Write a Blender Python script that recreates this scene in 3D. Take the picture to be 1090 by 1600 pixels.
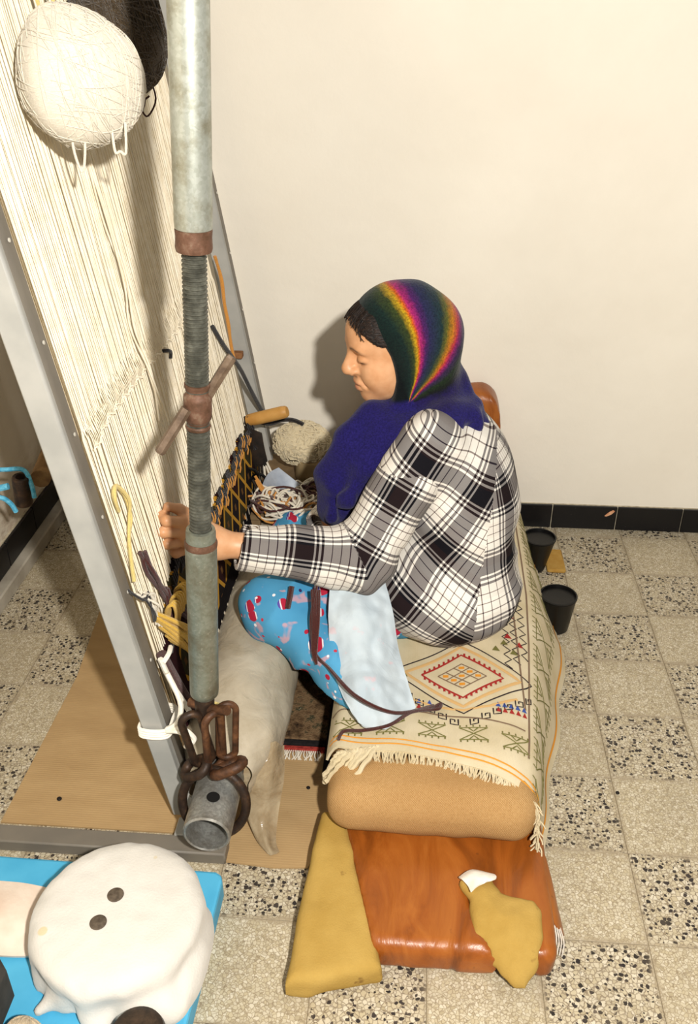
import bpy, math, random
import numpy as np
from mathutils import Vector, Matrix

for o in list(bpy.data.objects):
    bpy.data.objects.remove(o, do_unlink=True)
scene = bpy.context.scene
COL = scene.collection
random.seed(7)
RNG = np.random.default_rng(11)
PI = math.pi

# ------------------------------------------------------------------ camera
CAM = np.array([-0.4589, -2.4545, 1.509])
YAW, PITCH, ROLL, FPX = -0.0778, 0.5329, -0.0024, 1419.3
_f = np.array([math.sin(YAW)*math.cos(PITCH), math.cos(YAW)*math.cos(PITCH), -math.sin(PITCH)])
_r = np.array([math.cos(YAW), -math.sin(YAW), 0.0]); _u = np.cross(_r, _f)
_r, _u = _r*math.cos(ROLL)+_u*math.sin(ROLL), -_r*math.sin(ROLL)+_u*math.cos(ROLL)
cam_data = bpy.data.cameras.new('camera')
cam_data.sensor_fit = 'VERTICAL'; cam_data.sensor_height = 36.0; cam_data.sensor_width = 24.0
cam_data.lens = FPX/1600*36.0; cam_data.clip_start = 0.02
cam = bpy.data.objects.new('camera', cam_data); COL.objects.link(cam)
mw = Matrix.Identity(4)
for i in range(3):
    mw[i][0] = _r[i]; mw[i][1] = _u[i]; mw[i][2] = -_f[i]; mw[i][3] = CAM[i]
cam.matrix_world = mw
scene.camera = cam

# ------------------------------------------------------------------ light
world = bpy.data.worlds.new('world'); scene.world = world; world.use_nodes = True
bg = world.node_tree.nodes['Background']
bg.inputs[0].default_value = (1.0, 0.95, 0.88, 1); bg.inputs[1].default_value = 0.25
fl = bpy.data.lights.new('flash', 'POINT'); fl.energy = 272; fl.color = (1.0, 0.955, 0.88); fl.shadow_soft_size = 0.035
flo = bpy.data.objects.new('flash', fl); flo.location = (-0.16, -2.68, 1.84); COL.objects.link(flo)
vs = scene.view_settings
vs.view_transform = 'Standard'; vs.look = 'None'; vs.gamma = 1.0; vs.use_curve_mapping = False; vs.exposure = 0.0

# ------------------------------------------------------------------ helpers
def lin(c):
    if isinstance(c, str):
        c = tuple(int(c[i:i+2], 16) for i in (0, 2, 4))
    out = []
    for v in c[:3]:
        v = v/255.0
        out.append(v/12.92 if v <= 0.04045 else ((v+0.055)/1.055)**2.4)
    return (out[0], out[1], out[2], 1.0)

class NT:
    """tiny wrapper to write node trees"""
    def __init__(s, name):
        s.m = bpy.data.materials.new(name); s.m.use_nodes = True
        s.t = s.m.node_tree; s.n = s.t.nodes; s.b = s.n['Principled BSDF']
    def link(s, a, b): s.t.links.new(a, b)
    def put(s, sock, v):
        if hasattr(v, 'is_output') or isinstance(v, bpy.types.NodeSocket): s.link(v, sock)
        elif isinstance(v, str): sock.default_value = lin(v)
        else: sock.default_value = v
    def node(s, typ, **k):
        nd = s.n.new(typ)
        for a, v in k.items(): setattr(nd, a, v)
        return nd
    def coord(s, kind='Object'):
        if kind == 'World': return s.node('ShaderNodeNewGeometry').outputs['Position']
        return s.node('ShaderNodeTexCoord').outputs[kind]
    def mapping(s, v, scale=(1,1,1), rot=(0,0,0), loc=(0,0,0)):
        nd = s.node('ShaderNodeMapping'); s.link(v, nd.inputs[0])
        nd.inputs['Scale'].default_value = scale; nd.inputs['Rotation'].default_value = rot; nd.inputs['Location'].default_value = loc
        return nd.outputs[0]
    def noise(s, v, scale=5, detail=3, rough=.5, dist=0):
        nd = s.node('ShaderNodeTexNoise'); s.link(v, nd.inputs['Vector'])
        nd.inputs['Scale'].default_value = scale; nd.inputs['Detail'].default_value = detail
        nd.inputs['Roughness'].default_value = rough; nd.inputs['Distortion'].default_value = dist
        return nd.outputs['Fac']
    def voro(s, v, scale=5, feature='F1', rand=1.0, dims='3D'):
        nd = s.node('ShaderNodeTexVoronoi', feature=feature, voronoi_dimensions=dims); s.link(v, nd.inputs['Vector'])
        nd.inputs['Scale'].default_value = scale; nd.inputs['Randomness'].default_value = rand
        return nd
    def wave(s, v, scale=5, dist=0, direction='X', profile='SIN'):
        nd = s.node('ShaderNodeTexWave', bands_direction=direction, wave_profile=profile); s.link(v, nd.inputs['Vector'])
        nd.inputs['Scale'].default_value = scale; nd.inputs['Distortion'].default_value = dist
        return nd.outputs['Fac']
    def math(s, op, a, b=0.0, c=None, clamp=False):
        nd = s.node('ShaderNodeMath', operation=op); nd.use_clamp = clamp
        s.put(nd.inputs[0], a); s.put(nd.inputs[1], b)
        if c is not None: s.put(nd.inputs[2], c)
        return nd.outputs[0]
    def ramp(s, fac, stops, interp='LINEAR'):
        nd = s.node('ShaderNodeValToRGB'); s.link(fac, nd.inputs[0]); cr = nd.color_ramp; cr.interpolation = interp
        while len(cr.elements) < len(stops): cr.elements.new(1.0)
        for e, (p, c) in zip(cr.elements, stops):
            e.position = p
            e.color = lin(c) if isinstance(c, str) else (c, c, c, 1) if isinstance(c, (int, float)) else c
        return nd.outputs[0]
    def mix(s, fac, a, b, blend='MIX'):
        nd = s.node('ShaderNodeMix', data_type='RGBA', blend_type=blend)
        s.put(nd.inputs[0], fac)
        for sock, v in ((nd.inputs[6], a), (nd.inputs[7], b)): s.put(sock, v)
        return nd.outputs[2]
    def sep(s, v):
        nd = s.node('ShaderNodeSeparateXYZ'); s.link(v, nd.inputs[0]); return nd.outputs
    def attr(s, name):
        return s.node('ShaderNodeAttribute', attribute_name=name).outputs['Fac']
    def bump(s, h, strength=.3, dist=.002, prev=None):
        nd = s.node('ShaderNodeBump'); s.link(h, nd.inputs['Height'])
        nd.inputs['Strength'].default_value = strength; nd.inputs['Distance'].default_value = dist
        if prev is not None: s.link(prev, nd.inputs['Normal'])
        return nd.outputs[0]
    def done(s, color=None, rough=.8, metal=0.0, normal=None, spec=.3, sheen=None, alpha=None):
        if color is not None: s.put(s.b.inputs['Base Color'], color)
        s.put(s.b.inputs['Roughness'], rough); s.put(s.b.inputs['Metallic'], metal)
        s.b.inputs['Specular IOR Level'].default_value = spec
        if normal is not None: s.link(normal, s.b.inputs['Normal'])
        if sheen: s.b.inputs['Sheen Weight'].default_value = sheen
        if alpha is not None: s.put(s.b.inputs['Alpha'], alpha)
        return s.m

def mat_simple(name, c1, c2=None, scale=8, rough=.8, metal=0, spec=.3, bscale=None, bstr=.3, bdist=.002, detail=4, contrast=(.35,.65), sheen=None):
    n = NT(name); co = n.coord('Object')
    col = c1
    if c2 is not None:
        col = n.ramp(n.noise(co, scale, detail), [(contrast[0], c1), (contrast[1], c2)])
    nor = n.bump(n.noise(co, bscale, 4), bstr, bdist) if bscale else None
    return n.done(col, rough, metal, nor, spec, sheen)

class MB:
    """mesh collector: many shapes -> ONE mesh object"""
    def __init__(s): s.v = []; s.f = []
    def add(s, verts, faces):
        k = len(s.v); s.v.extend([tuple(map(float, p)) for p in verts]); s.f.extend([tuple(int(i)+k for i in f) for f in faces]); return s
    def box(s, lo, hi):
        x0,y0,z0 = lo; x1,y1,z1 = hi
        return s.add([(x0,y0,z0),(x1,y0,z0),(x1,y1,z0),(x0,y1,z0),(x0,y0,z1),(x1,y0,z1),(x1,y1,z1),(x0,y1,z1)],
                     [(0,3,2,1),(4,5,6,7),(0,1,5,4),(1,2,6,5),(2,3,7,6),(3,0,4,7)])
    def bbox(s, lo, hi, b=.004):
        """box with chamfered edges"""
        lo = np.array(lo, float); hi = np.array(hi, float); b = min(b, *(0.45*(hi-lo)))
        vs_, idx = [], {}
        for sx in (0,1):
            for sy in (0,1):
                for sz in (0,1):
                    c = np.where([sx,sy,sz], hi, lo); d = np.where([sx,sy,sz], -b, b)
                    for ax in range(3):
                        p = c+d; p[ax] = c[ax]; idx[(sx,sy,sz,ax)] = len(vs_); vs_.append(p)
        fs = []
        for ax in range(3):
            o1, o2 = [(1,2),(2,0),(0,1)][ax]
            for sg in (0,1):
                q = []
                for a, c in ((0,0),(1,0),(1,1),(0,1)):
                    k = [0,0,0]; k[ax] = sg; k[o1] = a; k[o2] = c; q.append(idx[(*k, ax)])
                fs.append(q if sg else q[::-1])
                
        for ax in range(3):
            o1, o2 = [(1,2),(2,0),(0,1)][ax]
            for a in (0,1):
                for c in (0,1):
                    k0 = [0,0,0]; k0[o1] = a; k0[o2] = c; k1 = list(k0); k1[ax] = 1
                    q = [idx[(*k0,o1)], idx[(*k1,o1)], idx[(*k1,o2)], idx[(*k0,o2)]]
                    fs.append(q)
        for sx in (0,1):
            for sy in (0,1):
                for sz in (0,1): fs.append([idx[(sx,sy,sz,a)] for a in range(3)])
        return s.add(vs_, fs)
    def tube(s, pts, rad, seg=8, caps=True, closed=False):
        P = np.array(pts, float); n = len(P)
        R = np.full(n, rad) if np.isscalar(rad) else np.array(rad, float)
        if closed: T = np.roll(P, -1, 0)-np.roll(P, 1, 0)
        else: T = np.gradient(P, axis=0)
        T /= np.linalg.norm(T, axis=1)[:, None]+1e-12
        a = np.array([0,0,1.0]) if abs(T[0][2]) < .9 else np.array([1.0,0,0])
        N = np.cross(T[0], a); N /= np.linalg.norm(N)
        ang = np.arange(seg)*2*PI/seg; V = []
        for i in range(n):
            N = N-T[i]*(N@T[i]); N /= np.linalg.norm(N)+1e-12; B = np.cross(T[i], N)
            V.append(P[i]+R[i]*(np.cos(ang)[:, None]*N+np.sin(ang)[:, None]*B))
        V = np.concatenate(V); F = []
        for i in range(n if closed else n-1):
            j = (i+1) % n
            for k in range(seg):
                k2 = (k+1) % seg; F.append((i*seg+k, i*seg+k2, j*seg+k2, j*seg+k))
        if caps and not closed:
            F.append(tuple(range(seg))[::-1]); F.append(tuple((n-1)*seg+k for k in range(seg)))
        return s.add(V, F)
    def lathe(s, prof, origin, axis=(0,0,1), seg=32, squash=None):
        """prof: (radius, height) list; closed where radius is 0"""
        ax = np.array(axis, float); ax /= np.linalg.norm(ax)
        a = np.array([1.0,0,0]) if abs(ax[0]) < .9 else np.array([0,1.0,0])
        N = a-ax*(a@ax); N /= np.linalg.norm(N); B = np.cross(ax, N); o = np.array(origin, float)
        ang = np.arange(seg)*2*PI/seg; V = []; F = []
        for r, h in prof:
            V.append(o+ax*h+r*(np.cos(ang)[:, None]*N+np.sin(ang)[:, None]*B))
        V = np.concatenate(V)
        for i in range(len(prof)-1):
            for k in range(seg):
                k2 = (k+1) % seg; F.append((i*seg+k, i*seg+k2, (i+1)*seg+k2, (i+1)*seg+k))
        F.append(tuple(range(seg))[::-1]); m = (len(prof)-1)*seg; F.append(tuple(m+k for k in range(seg)))
        return s.add(V, F)
    def grid(s, G, thick=0.0):
        """G: (n,m,3) surface; thick>0 gives it a back side"""
        G = np.array(G, float); n, m = G.shape[:2]
        du = np.gradient(G, axis=0); dv = np.gradient(G, axis=1); N = np.cross(du, dv)
        N /= np.linalg.norm(N, axis=2)[..., None]+1e-12
        idx = np.arange(n*m).reshape(n, m)
        q = np.stack([idx[:-1,:-1], idx[1:,:-1], idx[1:,1:], idx[:-1,1:]], -1).reshape(-1, 4)
        if not thick: return s.add(G.reshape(-1,3), q)
        top = (G+N*thick/2).reshape(-1,3); bot = (G-N*thick/2).reshape(-1,3); k = n*m
        F = [tuple(f) for f in q]+[tuple(f[::-1]+k) for f in q]
        rim = list(idx[:,0])+list(idx[-1,1:])+list(idx[-2::-1,-1])+list(idx[0,-2:0:-1])
        for a, b in zip(rim, rim[1:]+rim[:1]): F.append((b, a, a+k, b+k))
        return s.add(np.concatenate([top, bot]), F)
    def prism(s, poly, z0, z1):
        n = len(poly); V = [(x,y,z0) for x,y in poly]+[(x,y,z1) for x,y in poly]
        F = [tuple(range(n))[::-1], tuple(range(n,2*n))]+[(i,(i+1)%n,(i+1)%n+n,i+n) for i in range(n)]
        return s.add(V, F)
    def build(s, name, mat=None, parent=None, smooth=True, fix=True):
        me = bpy.data.meshes.new(name); me.from_pydata(s.v, [], s.f); me.update()
        return link(name, me, mat, parent, smooth, fix)

def link(name, me, mat=None, parent=None, smooth=True, fix=True):
    if fix:
        import bmesh
        bm = bmesh.new(); bm.from_mesh(me); bmesh.ops.recalc_face_normals(bm, faces=bm.faces); bm.to_mesh(me); bm.free()
    if smooth:
        me.polygons.foreach_set('use_smooth', [True]*len(me.polygons))
        try: me.set_sharp_from_angle(angle=math.radians(42))
        except Exception: pass
    if mat is not None and not me.materials: me.materials.append(mat)
    o = bpy.data.objects.new(name, me); COL.objects.link(o)
    if parent is not None: o.parent = parent
    return o

def tag(o, label, cat, group=None, kind=None):
    if label: o['label'] = label
    if cat: o['category'] = cat
    if group: o['group'] = group
    if kind: o['kind'] = kind
    return o
def thing(name, label, cat, group=None):
    o = bpy.data.objects.new(name, None); COL.objects.link(o); o.empty_display_size = .05
    return tag(o, label, cat, group)
def spline(pts, n=24, closed=False):
    """Catmull-Rom through the points"""
    P = np.array(pts, float); m = len(P)
    if m == 2: return P[0]+(P[1]-P[0])*np.linspace(0,1,n)[:,None]
    if closed: t = np.linspace(0, m, n, endpoint=False)
    else: t = np.linspace(0, m-1, n)
    out = []
    for tt in t:
        i = int(min(math.floor(tt), m-1 if closed else m-2)); f = tt-i
        g = (lambda k: P[k % m]) if closed else (lambda k: P[min(max(k,0),m-1)])
        p0,p1,p2,p3 = g(i-1),g(i),g(i+1),g(i+2)
        out.append(.5*((2*p1)+(-p0+p2)*f+(2*p0-5*p1+4*p2-p3)*f*f+(-p0+3*p1-3*p2+p3)*f**3))
    return np.array(out)
def patch(C, n, m):
    C = np.array(C, float)
    A = np.array([spline(row, m) for row in C])
    return np.stack([spline(A[:, j], n) for j in range(m)], 1)

# ---- signed distance fields -> one continuous skin
_LAT = RNG.random((32,32,32)).astype(np.float32)*2-1
def vnoise(X, Y, Z, sc, off=0.0):
    sx, sy, sz = (sc, sc, sc) if np.isscalar(sc) else sc
    x = X*sx+off; y = Y*sy+off*1.7; z = Z*sz+off*2.3
    xi = np.floor(x).astype(np.int32); yi = np.floor(y).astype(np.int32); zi = np.floor(z).astype(np.int32)
    fx = x-xi; fy = y-yi; fz = z-zi
    fx = fx*fx*(3-2*fx); fy = fy*fy*(3-2*fy); fz = fz*fz*(3-2*fz)
    r = 0
    for a in (0,1):
        for b in (0,1):
            for c in (0,1):
                w = (fx if a else 1-fx)*(fy if b else 1-fy)*(fz if c else 1-fz)
                r = r+w*_LAT[(xi+a)&31, (yi+b)&31, (zi+c)&31]
    return r
def s_cap(X, Y, Z, a, b, ra, rb):
    a = np.array(a, np.float32); b = np.array(b, np.float32); d = b-a; L = float(d@d)+1e-12
    t = np.clip(((X-a[0])*d[0]+(Y-a[1])*d[1]+(Z-a[2])*d[2])/L, 0, 1)
    return np.sqrt((X-a[0]-t*d[0])**2+(Y-a[1]-t*d[1])**2+(Z-a[2]-t*d[2])**2)-(ra+(rb-ra)*t)
def s_ell(X, Y, Z, c, r, rot=None):
    x, y, z = X-c[0], Y-c[1], Z-c[2]
    if rot is not None:
        M_ = np.array(rot); x, y, z = (M_[0,0]*x+M_[1,0]*y+M_[2,0]*z, M_[0,1]*x+M_[1,1]*y+M_[2,1]*z, M_[0,2]*x+M_[1,2]*y+M_[2,2]*z)
    k0 = np.sqrt((x/r[0])**2+(y/r[1])**2+(z/r[2])**2); k1 = np.sqrt((x/r[0]**2)**2+(y/r[1]**2)**2+(z/r[2]**2)**2)+1e-9
    return k0*(k0-1)/k1
def s_box(X, Y, Z, c, h, r):
    qx, qy, qz = np.abs(X-c[0])-h[0]+r, np.abs(Y-c[1])-h[1]+r, np.abs(Z-c[2])-h[2]+r
    return np.sqrt(np.maximum(qx,0)**2+np.maximum(qy,0)**2+np.maximum(qz,0)**2)+np.minimum(np.maximum(qx,np.maximum(qy,qz)),0)-r
def smin(a, b, k):
    h = np.clip(.5+.5*(b-a)/k, 0, 1); return b+(a-b)*h-k*h*(1-h)
def smax(a, b, k): return -smin(-a, -b, k)
def gridpts(lo, hi, h):
    ax = [np.arange(lo[i], hi[i]+h, h, dtype=np.float32) for i in range(3)]
    return np.meshgrid(*ax, indexing='ij')
def nets(f, lo, h):
    """surface nets: field on a grid -> vertices and quads"""
    f = f.astype(np.float32); ins = f < 0
    nx, ny, nz = f.shape; cnt = np.zeros((nx-1,ny-1,nz-1), np.int8)
    for a in (0,1):
        for b in (0,1):
            for c in (0,1): cnt += ins[a:nx-1+a, b:ny-1+b, c:nz-1+c]
    act = (cnt > 0) & (cnt < 8); I = np.argwhere(act); idx = np.full(act.shape, -1, np.int64); idx[act] = np.arange(len(I))
    acc = np.zeros((len(I),3)); num = np.zeros(len(I))
    cor = [(a,b,c) for a in (0,1) for b in (0,1) for c in (0,1)]
    for p in cor:
        for ax in range(3):
            if p[ax]: continue
            q2 = list(p); q2[ax] = 1
            fa = f[I[:,0]+p[0], I[:,1]+p[1], I[:,2]+p[2]]; fb = f[I[:,0]+q2[0], I[:,1]+q2[1], I[:,2]+q2[2]]
            m = (fa < 0) != (fb < 0); t = np.where(m, fa/(fa-fb+1e-20), 0)
            pos = np.tile(np.array(p, float), (len(I),1)); pos[:,ax] += t
            acc[m] += pos[m]; num[m] += 1
    V = (I+acc/num[:,None])*h+np.array(lo); Q = []
    for ax in range(3):
        o1, o2 = [(1,2),(2,0),(0,1)][ax]
        sl0 = [slice(None)]*3; sl1 = [slice(None)]*3; sl0[ax] = slice(0,-1); sl1[ax] = slice(1,None)
        a, b = ins[tuple(sl0)], ins[tuple(sl1)]
        E_ = np.argwhere(a != b); ok = (E_[:,o1] > 0) & (E_[:,o2] > 0) & (E_[:,o1] < f.shape[o1]-1) & (E_[:,o2] < f.shape[o2]-1); E_ = E_[ok]
        fl_ = a[E_[:,0],E_[:,1],E_[:,2]]
        def cell(d1, d2):
            c = E_.copy(); c[:,o1] -= d1; c[:,o2] -= d2; return idx[c[:,0],c[:,1],c[:,2]]
        q = np.stack([cell(1,1), cell(0,1), cell(0,0), cell(1,0)], 1)
        q[~fl_] = q[~fl_][:, ::-1]; Q.append(q)
    return V, np.concatenate(Q)
def vq_mesh(name, V, Q):
    me = bpy.data.meshes.new(name); me.vertices.add(len(V)); me.vertices.foreach_set('co', np.asarray(V, np.float32).ravel())
    me.loops.add(len(Q)*4); me.loops.foreach_set('vertex_index', np.asarray(Q, np.int32).ravel())
    me.polygons.add(len(Q)); me.polygons.foreach_set('loop_start', np.arange(len(Q), dtype=np.int32)*4)
    me.update(calc_edges=True); me.validate(); return me
def sdf_obj(name, fn, lo, hi, h, mat, parent=None, attrs=None, xf=None):
    X, Y, Z = gridpts(lo, hi, h); V, Q = nets(fn(X, Y, Z), lo, h)
    at = attrs(V) if attrs else {}
    if xf is not None: V = V@xf[0].T+xf[1]
    me = vq_mesh(name, V, Q)
    for k, a in at.items():
        me.attributes.new(k, 'FLOAT', 'POINT').data.foreach_set('value', np.asarray(a, np.float32))
    o = link(name, me, mat, parent, True, False)
    return o

# ------------------------------------------------------------------ materials
def m_wall():
    n = NT('plaster'); co = n.coord('World')
    c = n.ramp(n.noise(co, 2.2, 5, .6), [(.3,'E9E2D4'),(.7,'F0EADD')])
    nor = n.bump(n.noise(co, 60, 5, .6), .25, .003)
    nor = n.bump(n.noise(co, 9, 3), .25, .01, nor)
    return n.done(c, .75, 0, nor, .25)
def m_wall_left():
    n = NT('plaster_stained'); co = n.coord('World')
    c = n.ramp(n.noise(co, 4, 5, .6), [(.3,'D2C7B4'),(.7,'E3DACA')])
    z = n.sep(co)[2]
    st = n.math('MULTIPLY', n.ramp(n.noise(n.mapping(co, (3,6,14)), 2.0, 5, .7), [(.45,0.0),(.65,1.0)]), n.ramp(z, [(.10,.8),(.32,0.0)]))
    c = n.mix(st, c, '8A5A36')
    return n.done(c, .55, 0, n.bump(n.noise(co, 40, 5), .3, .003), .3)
def m_tile(dark):
    n = NT('terrazzo_speckled' if dark else 'terrazzo_pale'); co = n.coord('World')
    warp = n.node('ShaderNodeVectorMath', operation='ADD')
    ns = n.node('ShaderNodeTexNoise'); n.link(co, ns.inputs['Vector']); ns.inputs['Scale'].default_value = 120; ns.inputs['Detail'].default_value = 2
    sc_ = n.node('ShaderNodeVectorMath', operation='SCALE'); n.link(ns.outputs['Color'], sc_.inputs[0]); sc_.inputs['Scale'].default_value = .007
    n.link(co, warp.inputs[0]); n.link(sc_.outputs[0], warp.inputs[1]); co2 = warp.outputs[0]
    sc = 130 if dark else 165
    v = n.voro(co2, sc, 'F1', 1.0); e = n.voro(co2, sc, 'DISTANCE_TO_EDGE', 1.0)
    cell = n.node('ShaderNodeSeparateColor'); n.link(v.outputs['Color'], cell.inputs[0])
    chip = n.ramp(cell.outputs[0], [(0,'C6BCA4'),(.35,'B8AB8E'),(.7,'D2C9B4'),(1,'A99C80')])
    grout = n.ramp(n.math('ADD', e.outputs['Distance'], n.math('MULTIPLY', n.noise(co, 90, 2), .12)), [(.05,.95),(.20,0.0)])
    col = n.mix(grout, chip, '85755C' if not dark else '6E5E4C')
    if dark:
        v2 = n.voro(co2, 112, 'F1', 1.0); c2 = n.node('ShaderNodeSeparateColor'); n.link(v2.outputs['Color'], c2.inputs[0])
        rad = n.math('MULTIPLY_ADD', c2.outputs[1], .52, .06)
        blk = n.math('LESS_THAN', v2.outputs['Distance'], rad)
        blk = n.math('MULTIPLY', blk, n.math('GREATER_THAN', c2.outputs[0], .25))
        bc = n.ramp(c2.outputs[2], [(0,'1E1B1C'),(.6,'37302E'),(1,'5E534A')])
        col = n.mix(blk, col, bc)
    dirt = n.noise(co, 7, 5, .6)
    col = n.mix(n.ramp(dirt, [(.45,0.0),(.75,.30)]), col, '8C7F68')
    # worn cement film along the joints
    ox, oy, oz = n.sep(n.coord('Object'))
    dx = n.math('SUBTRACT', .1, n.math('ABSOLUTE', n.math('SUBTRACT', ox, .1))); dy = n.math('SUBTRACT', .1, n.math('ABSOLUTE', n.math('ADD', oy, .1)))
    ed = n.math('ADD', n.math('MINIMUM', dx, dy), n.math('MULTIPLY', n.math('SUBTRACT', n.noise(co, 16, 3), .5), .022))
    col = n.mix(n.ramp(ed, [(.0,.75),(.009,0.0)]), col, '9C8E76')
    return n.done(col, n.ramp(dirt, [(.3,.4),(.7,.6)]), 0, n.bump(e.outputs['Distance'], .1, .001), .3)
M = {}
M['wall'] = m_wall(); M['wall_l'] = m_wall_left(); M['t_dark'] = m_tile(True); M['t_pale'] = m_tile(False)
M['grout'] = mat_simple('floor_grout', '94866C', '85775E', 20, .9)
def m_black_tile():
    n = NT('black_glazed_tile'); co = n.coord('World')
    sp = n.ramp(n.noise(co, 190, 3, .7), [(.70,0.0),(.78,1.0)])
    c = n.mix(n.math('MULTIPLY', sp, .5), '111012', 'A8A298')
    return n.done(c, .35, 0, None, .35)
M['btile'] = m_black_tile()
M['joint'] = mat_simple('tile_joint', 'C9BFA8', 'A39984', 60, .9)
M['ledge'] = mat_simple('ledge_plaster', 'B9B2A4', '9C9486', 12, .7)
M['terracotta'] = mat_simple('terracotta_chip', 'B9683A', 'D9A884', 60, .9)
M['grey_paint'] = mat_simple('grey_painted_steel', '9B9B97', 'A9A8A3', 14, .42, .0, .45, 90, .08)
M['pole_early'] = mat_simple('brown_peg', '7A5030', '8E6440', 60, .8)
M['grey_side'] = mat_simple('grey_steel_shaded_side', '6E685F', '787166', 14, .5, .0, .4, 90, .08)  # shade on the uprights' side faces put into the colour; feet share it
M['pebble'] = mat_simple('black_pebble', '0E0B0A', '221C18', 200, .7)
M['rivet'] = mat_simple('rivet_metal', 'D9D6CC', None, rough=.35, metal=.4)
def m_galv(name, a, b, c_):
    n = NT(name); co = n.coord('Object')
    v = n.voro(co, 220, 'F1'); s_ = n.node('ShaderNodeSeparateColor'); n.link(v.outputs['Color'], s_.inputs[0])
    col = n.ramp(s_.outputs[0], [(0,a),(1,b)])
    col = n.mix(n.ramp(n.noise(co, 22, 6, .65), [(.45,0.0),(.72,.9)]), col, c_)
    fine = n.ramp(n.noise(co, 160, 3), [(.62,0.0),(.72,.35)]); col = n.mix(fine, col, 'B8B8AC')
    return n.done(col, .42, .62, n.bump(n.noise(co, 60, 4), .15, .002), .5)
M['galv'] = m_galv('galvanised_steel', 'A2A69C', 'B2B6AE', '7E7860')
M['galv_d'] = m_galv('galvanised_steel_worn', '7E8478', '8C9186', '665C46')
M['galv_r'] = m_galv('galvanised_roller', '93938F', 'ADADA8', '6E675C')
def m_rust(name, a, b, c_, rough=.7):
    n = NT(name); co = n.coord('Object')
    col = n.ramp(n.noise(co, 45, 6, .65), [(.3,a),(.52,b),(.72,c_)])
    return n.done(col, rough, .25, n.bump(n.noise(co, 130, 4), .4, .002), .4)
M['rust'] = m_rust('rusty_iron', '2E1E14', '543622', '7A5234', .55)
M['rust_d'] = m_rust('dark_rusty_iron', '1E1612', '33241A', '523A26', .5)
M['nut'] = m_rust('rusted_nut', '46301F', '664838', '84705E', .6)
M['screw'] = m_rust('greasy_screw', '35352F', '4E4E46', '6E6E64', .35)
M['bar'] = m_rust('tommy_bar_steel', '4E3E32', '6A5848', '7E6E5E', .5)
M['warp'] = mat_simple('cream_warp_cotton', 'E4D8BE', 'EFE6D2', 40, .9, bscale=600, bstr=.3)
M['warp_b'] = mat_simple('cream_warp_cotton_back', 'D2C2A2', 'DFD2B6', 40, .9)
M['cotton'] = mat_simple('white_cotton_cord', 'EDE6D6', 'F6F1E6', 60, .9, bscale=300)
def m_wool(name, a, b, sc=220, sheen=.3):
    n = NT(name); co = n.coord('Object')
    w = n.noise(n.mapping(co, (1,1,3)), sc, 4, .6, 1.5)
    return n.done(n.ramp(w, [(.3,a),(.7,b)]), .95, 0, n.bump(w, .6, .003), .1, sheen)
M['wool_w'] = m_wool('white_wool', 'D4CAB6', 'E6DFD0')
M['wool_dk'] = m_wool('dark_brown_wool', '241C14', '55452F')
M['wool_cream'] = m_wool('cream_yarn', 'C9B68E', 'EADFC2')
M['wool_beige'] = m_wool('beige_wool', 'B09A7A', 'D9C8AA')
M['y_brown'] = m_wool('maroon_brown_yarn', '2E1512', '552823', 300)
M['y_yellow'] = m_wool('yellow_yarn', 'B8891E', 'E2BE5A', 300)
M['y_gold'] = m_wool('pale_gold_yarn', 'CDB262', 'E8D690', 300)
M['y_orange'] = m_wool('orange_yarn', 'B9762A', 'DDA050', 300)
M['y_black'] = m_wool('black_yarn', '100E0F', '2C2727', 300)
M['y_white'] = m_wool('white_yarn', 'D8CDB8', 'F2EBDC', 300)
def m_cardboard():
    n = NT('cardboard'); co = n.coord('World')
    c = n.ramp(n.noise(n.mapping(co, (1,2.5,1)), 7, 5, .6), [(.3,'A58860'),(.7,'B3966C')])
    c = n.mix(n.ramp(n.noise(co, 14, 4, .7), [(.68,0.0),(.76,.7)]), c, '7A5430')
    w = n.wave(co, 55, .6, 'Y')
    return n.done(c, .85, 0, n.bump(w, .12, .0015), .15)
M['card'] = m_cardboard()
def m_plastic_sheet():
    n = NT('clouded_plastic_sheet'); co = n.coord('World')
    f = n.noise(co, 11, 4, .6, .6)
    c = n.ramp(f, [(.3,'A89C86'),(.7,'C4BAA6')])
    n.b.inputs['Transmission Weight'].default_value = 0.0
    return n.done(c, n.ramp(f, [(.35,.22),(.65,.45)]), 0, n.bump(n.noise(co, 26, 3, .5, 1.0), .35, .006), .5)
M['plastic'] = m_plastic_sheet()
def m_plastic_flap():
    n = NT('thin_plastic_film'); co = n.coord('World')
    c = n.ramp(n.noise(co, 24, 4, .6, .6), [(.3,'9A8464'),(.7,'C2B294')])
    return n.done(c, .2, 0, n.bump(n.noise(co, 40, 3, .5, 1.0), .5, .006), .5, None, .72)
M['film'] = m_plastic_flap()
def m_leather():
    n = NT('tan_leather'); co = n.coord('World')
    f = n.noise(n.mapping(co, (5,1.6,3), (0,0,.35)), 3, 5, .6, .8)
    c = n.ramp(f, [(.28,'6A3610'),(.5,'914E18'),(.72,'A86426')])
    c = n.mix(n.ramp(n.noise(co, 30, 3), [(.70,0.0),(.76,.6)]), c, '4A2A14')
    nor = n.bump(n.noise(co, 220, 4), .15, .001); nor = n.bump(f, .35, .012, nor)
    return n.done(c, n.ramp(f, [(.3,.28),(.7,.42)]), 0, nor, .45)
M['leather'] = m_leather()
def m_foam():
    n = NT('yellow_foam'); co = n.coord('World')
    c = n.ramp(n.noise(co, 9, 5, .6), [(.3,'A38340'),(.7,'B59652')])
    c = n.mix(n.ramp(n.noise(co, 26, 3, .6), [(.66,0.0),(.74,.6)]), c, '6A4A28')
    return n.done(c, .95, 0, n.bump(n.noise(co, 320, 3), .4, .002), .1)
M['foam'] = m_foam()
M['lining'] = mat_simple('white_lining_cloth', 'E0D8CC', 'EFEAE0', 40, .9, bscale=120)
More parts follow.
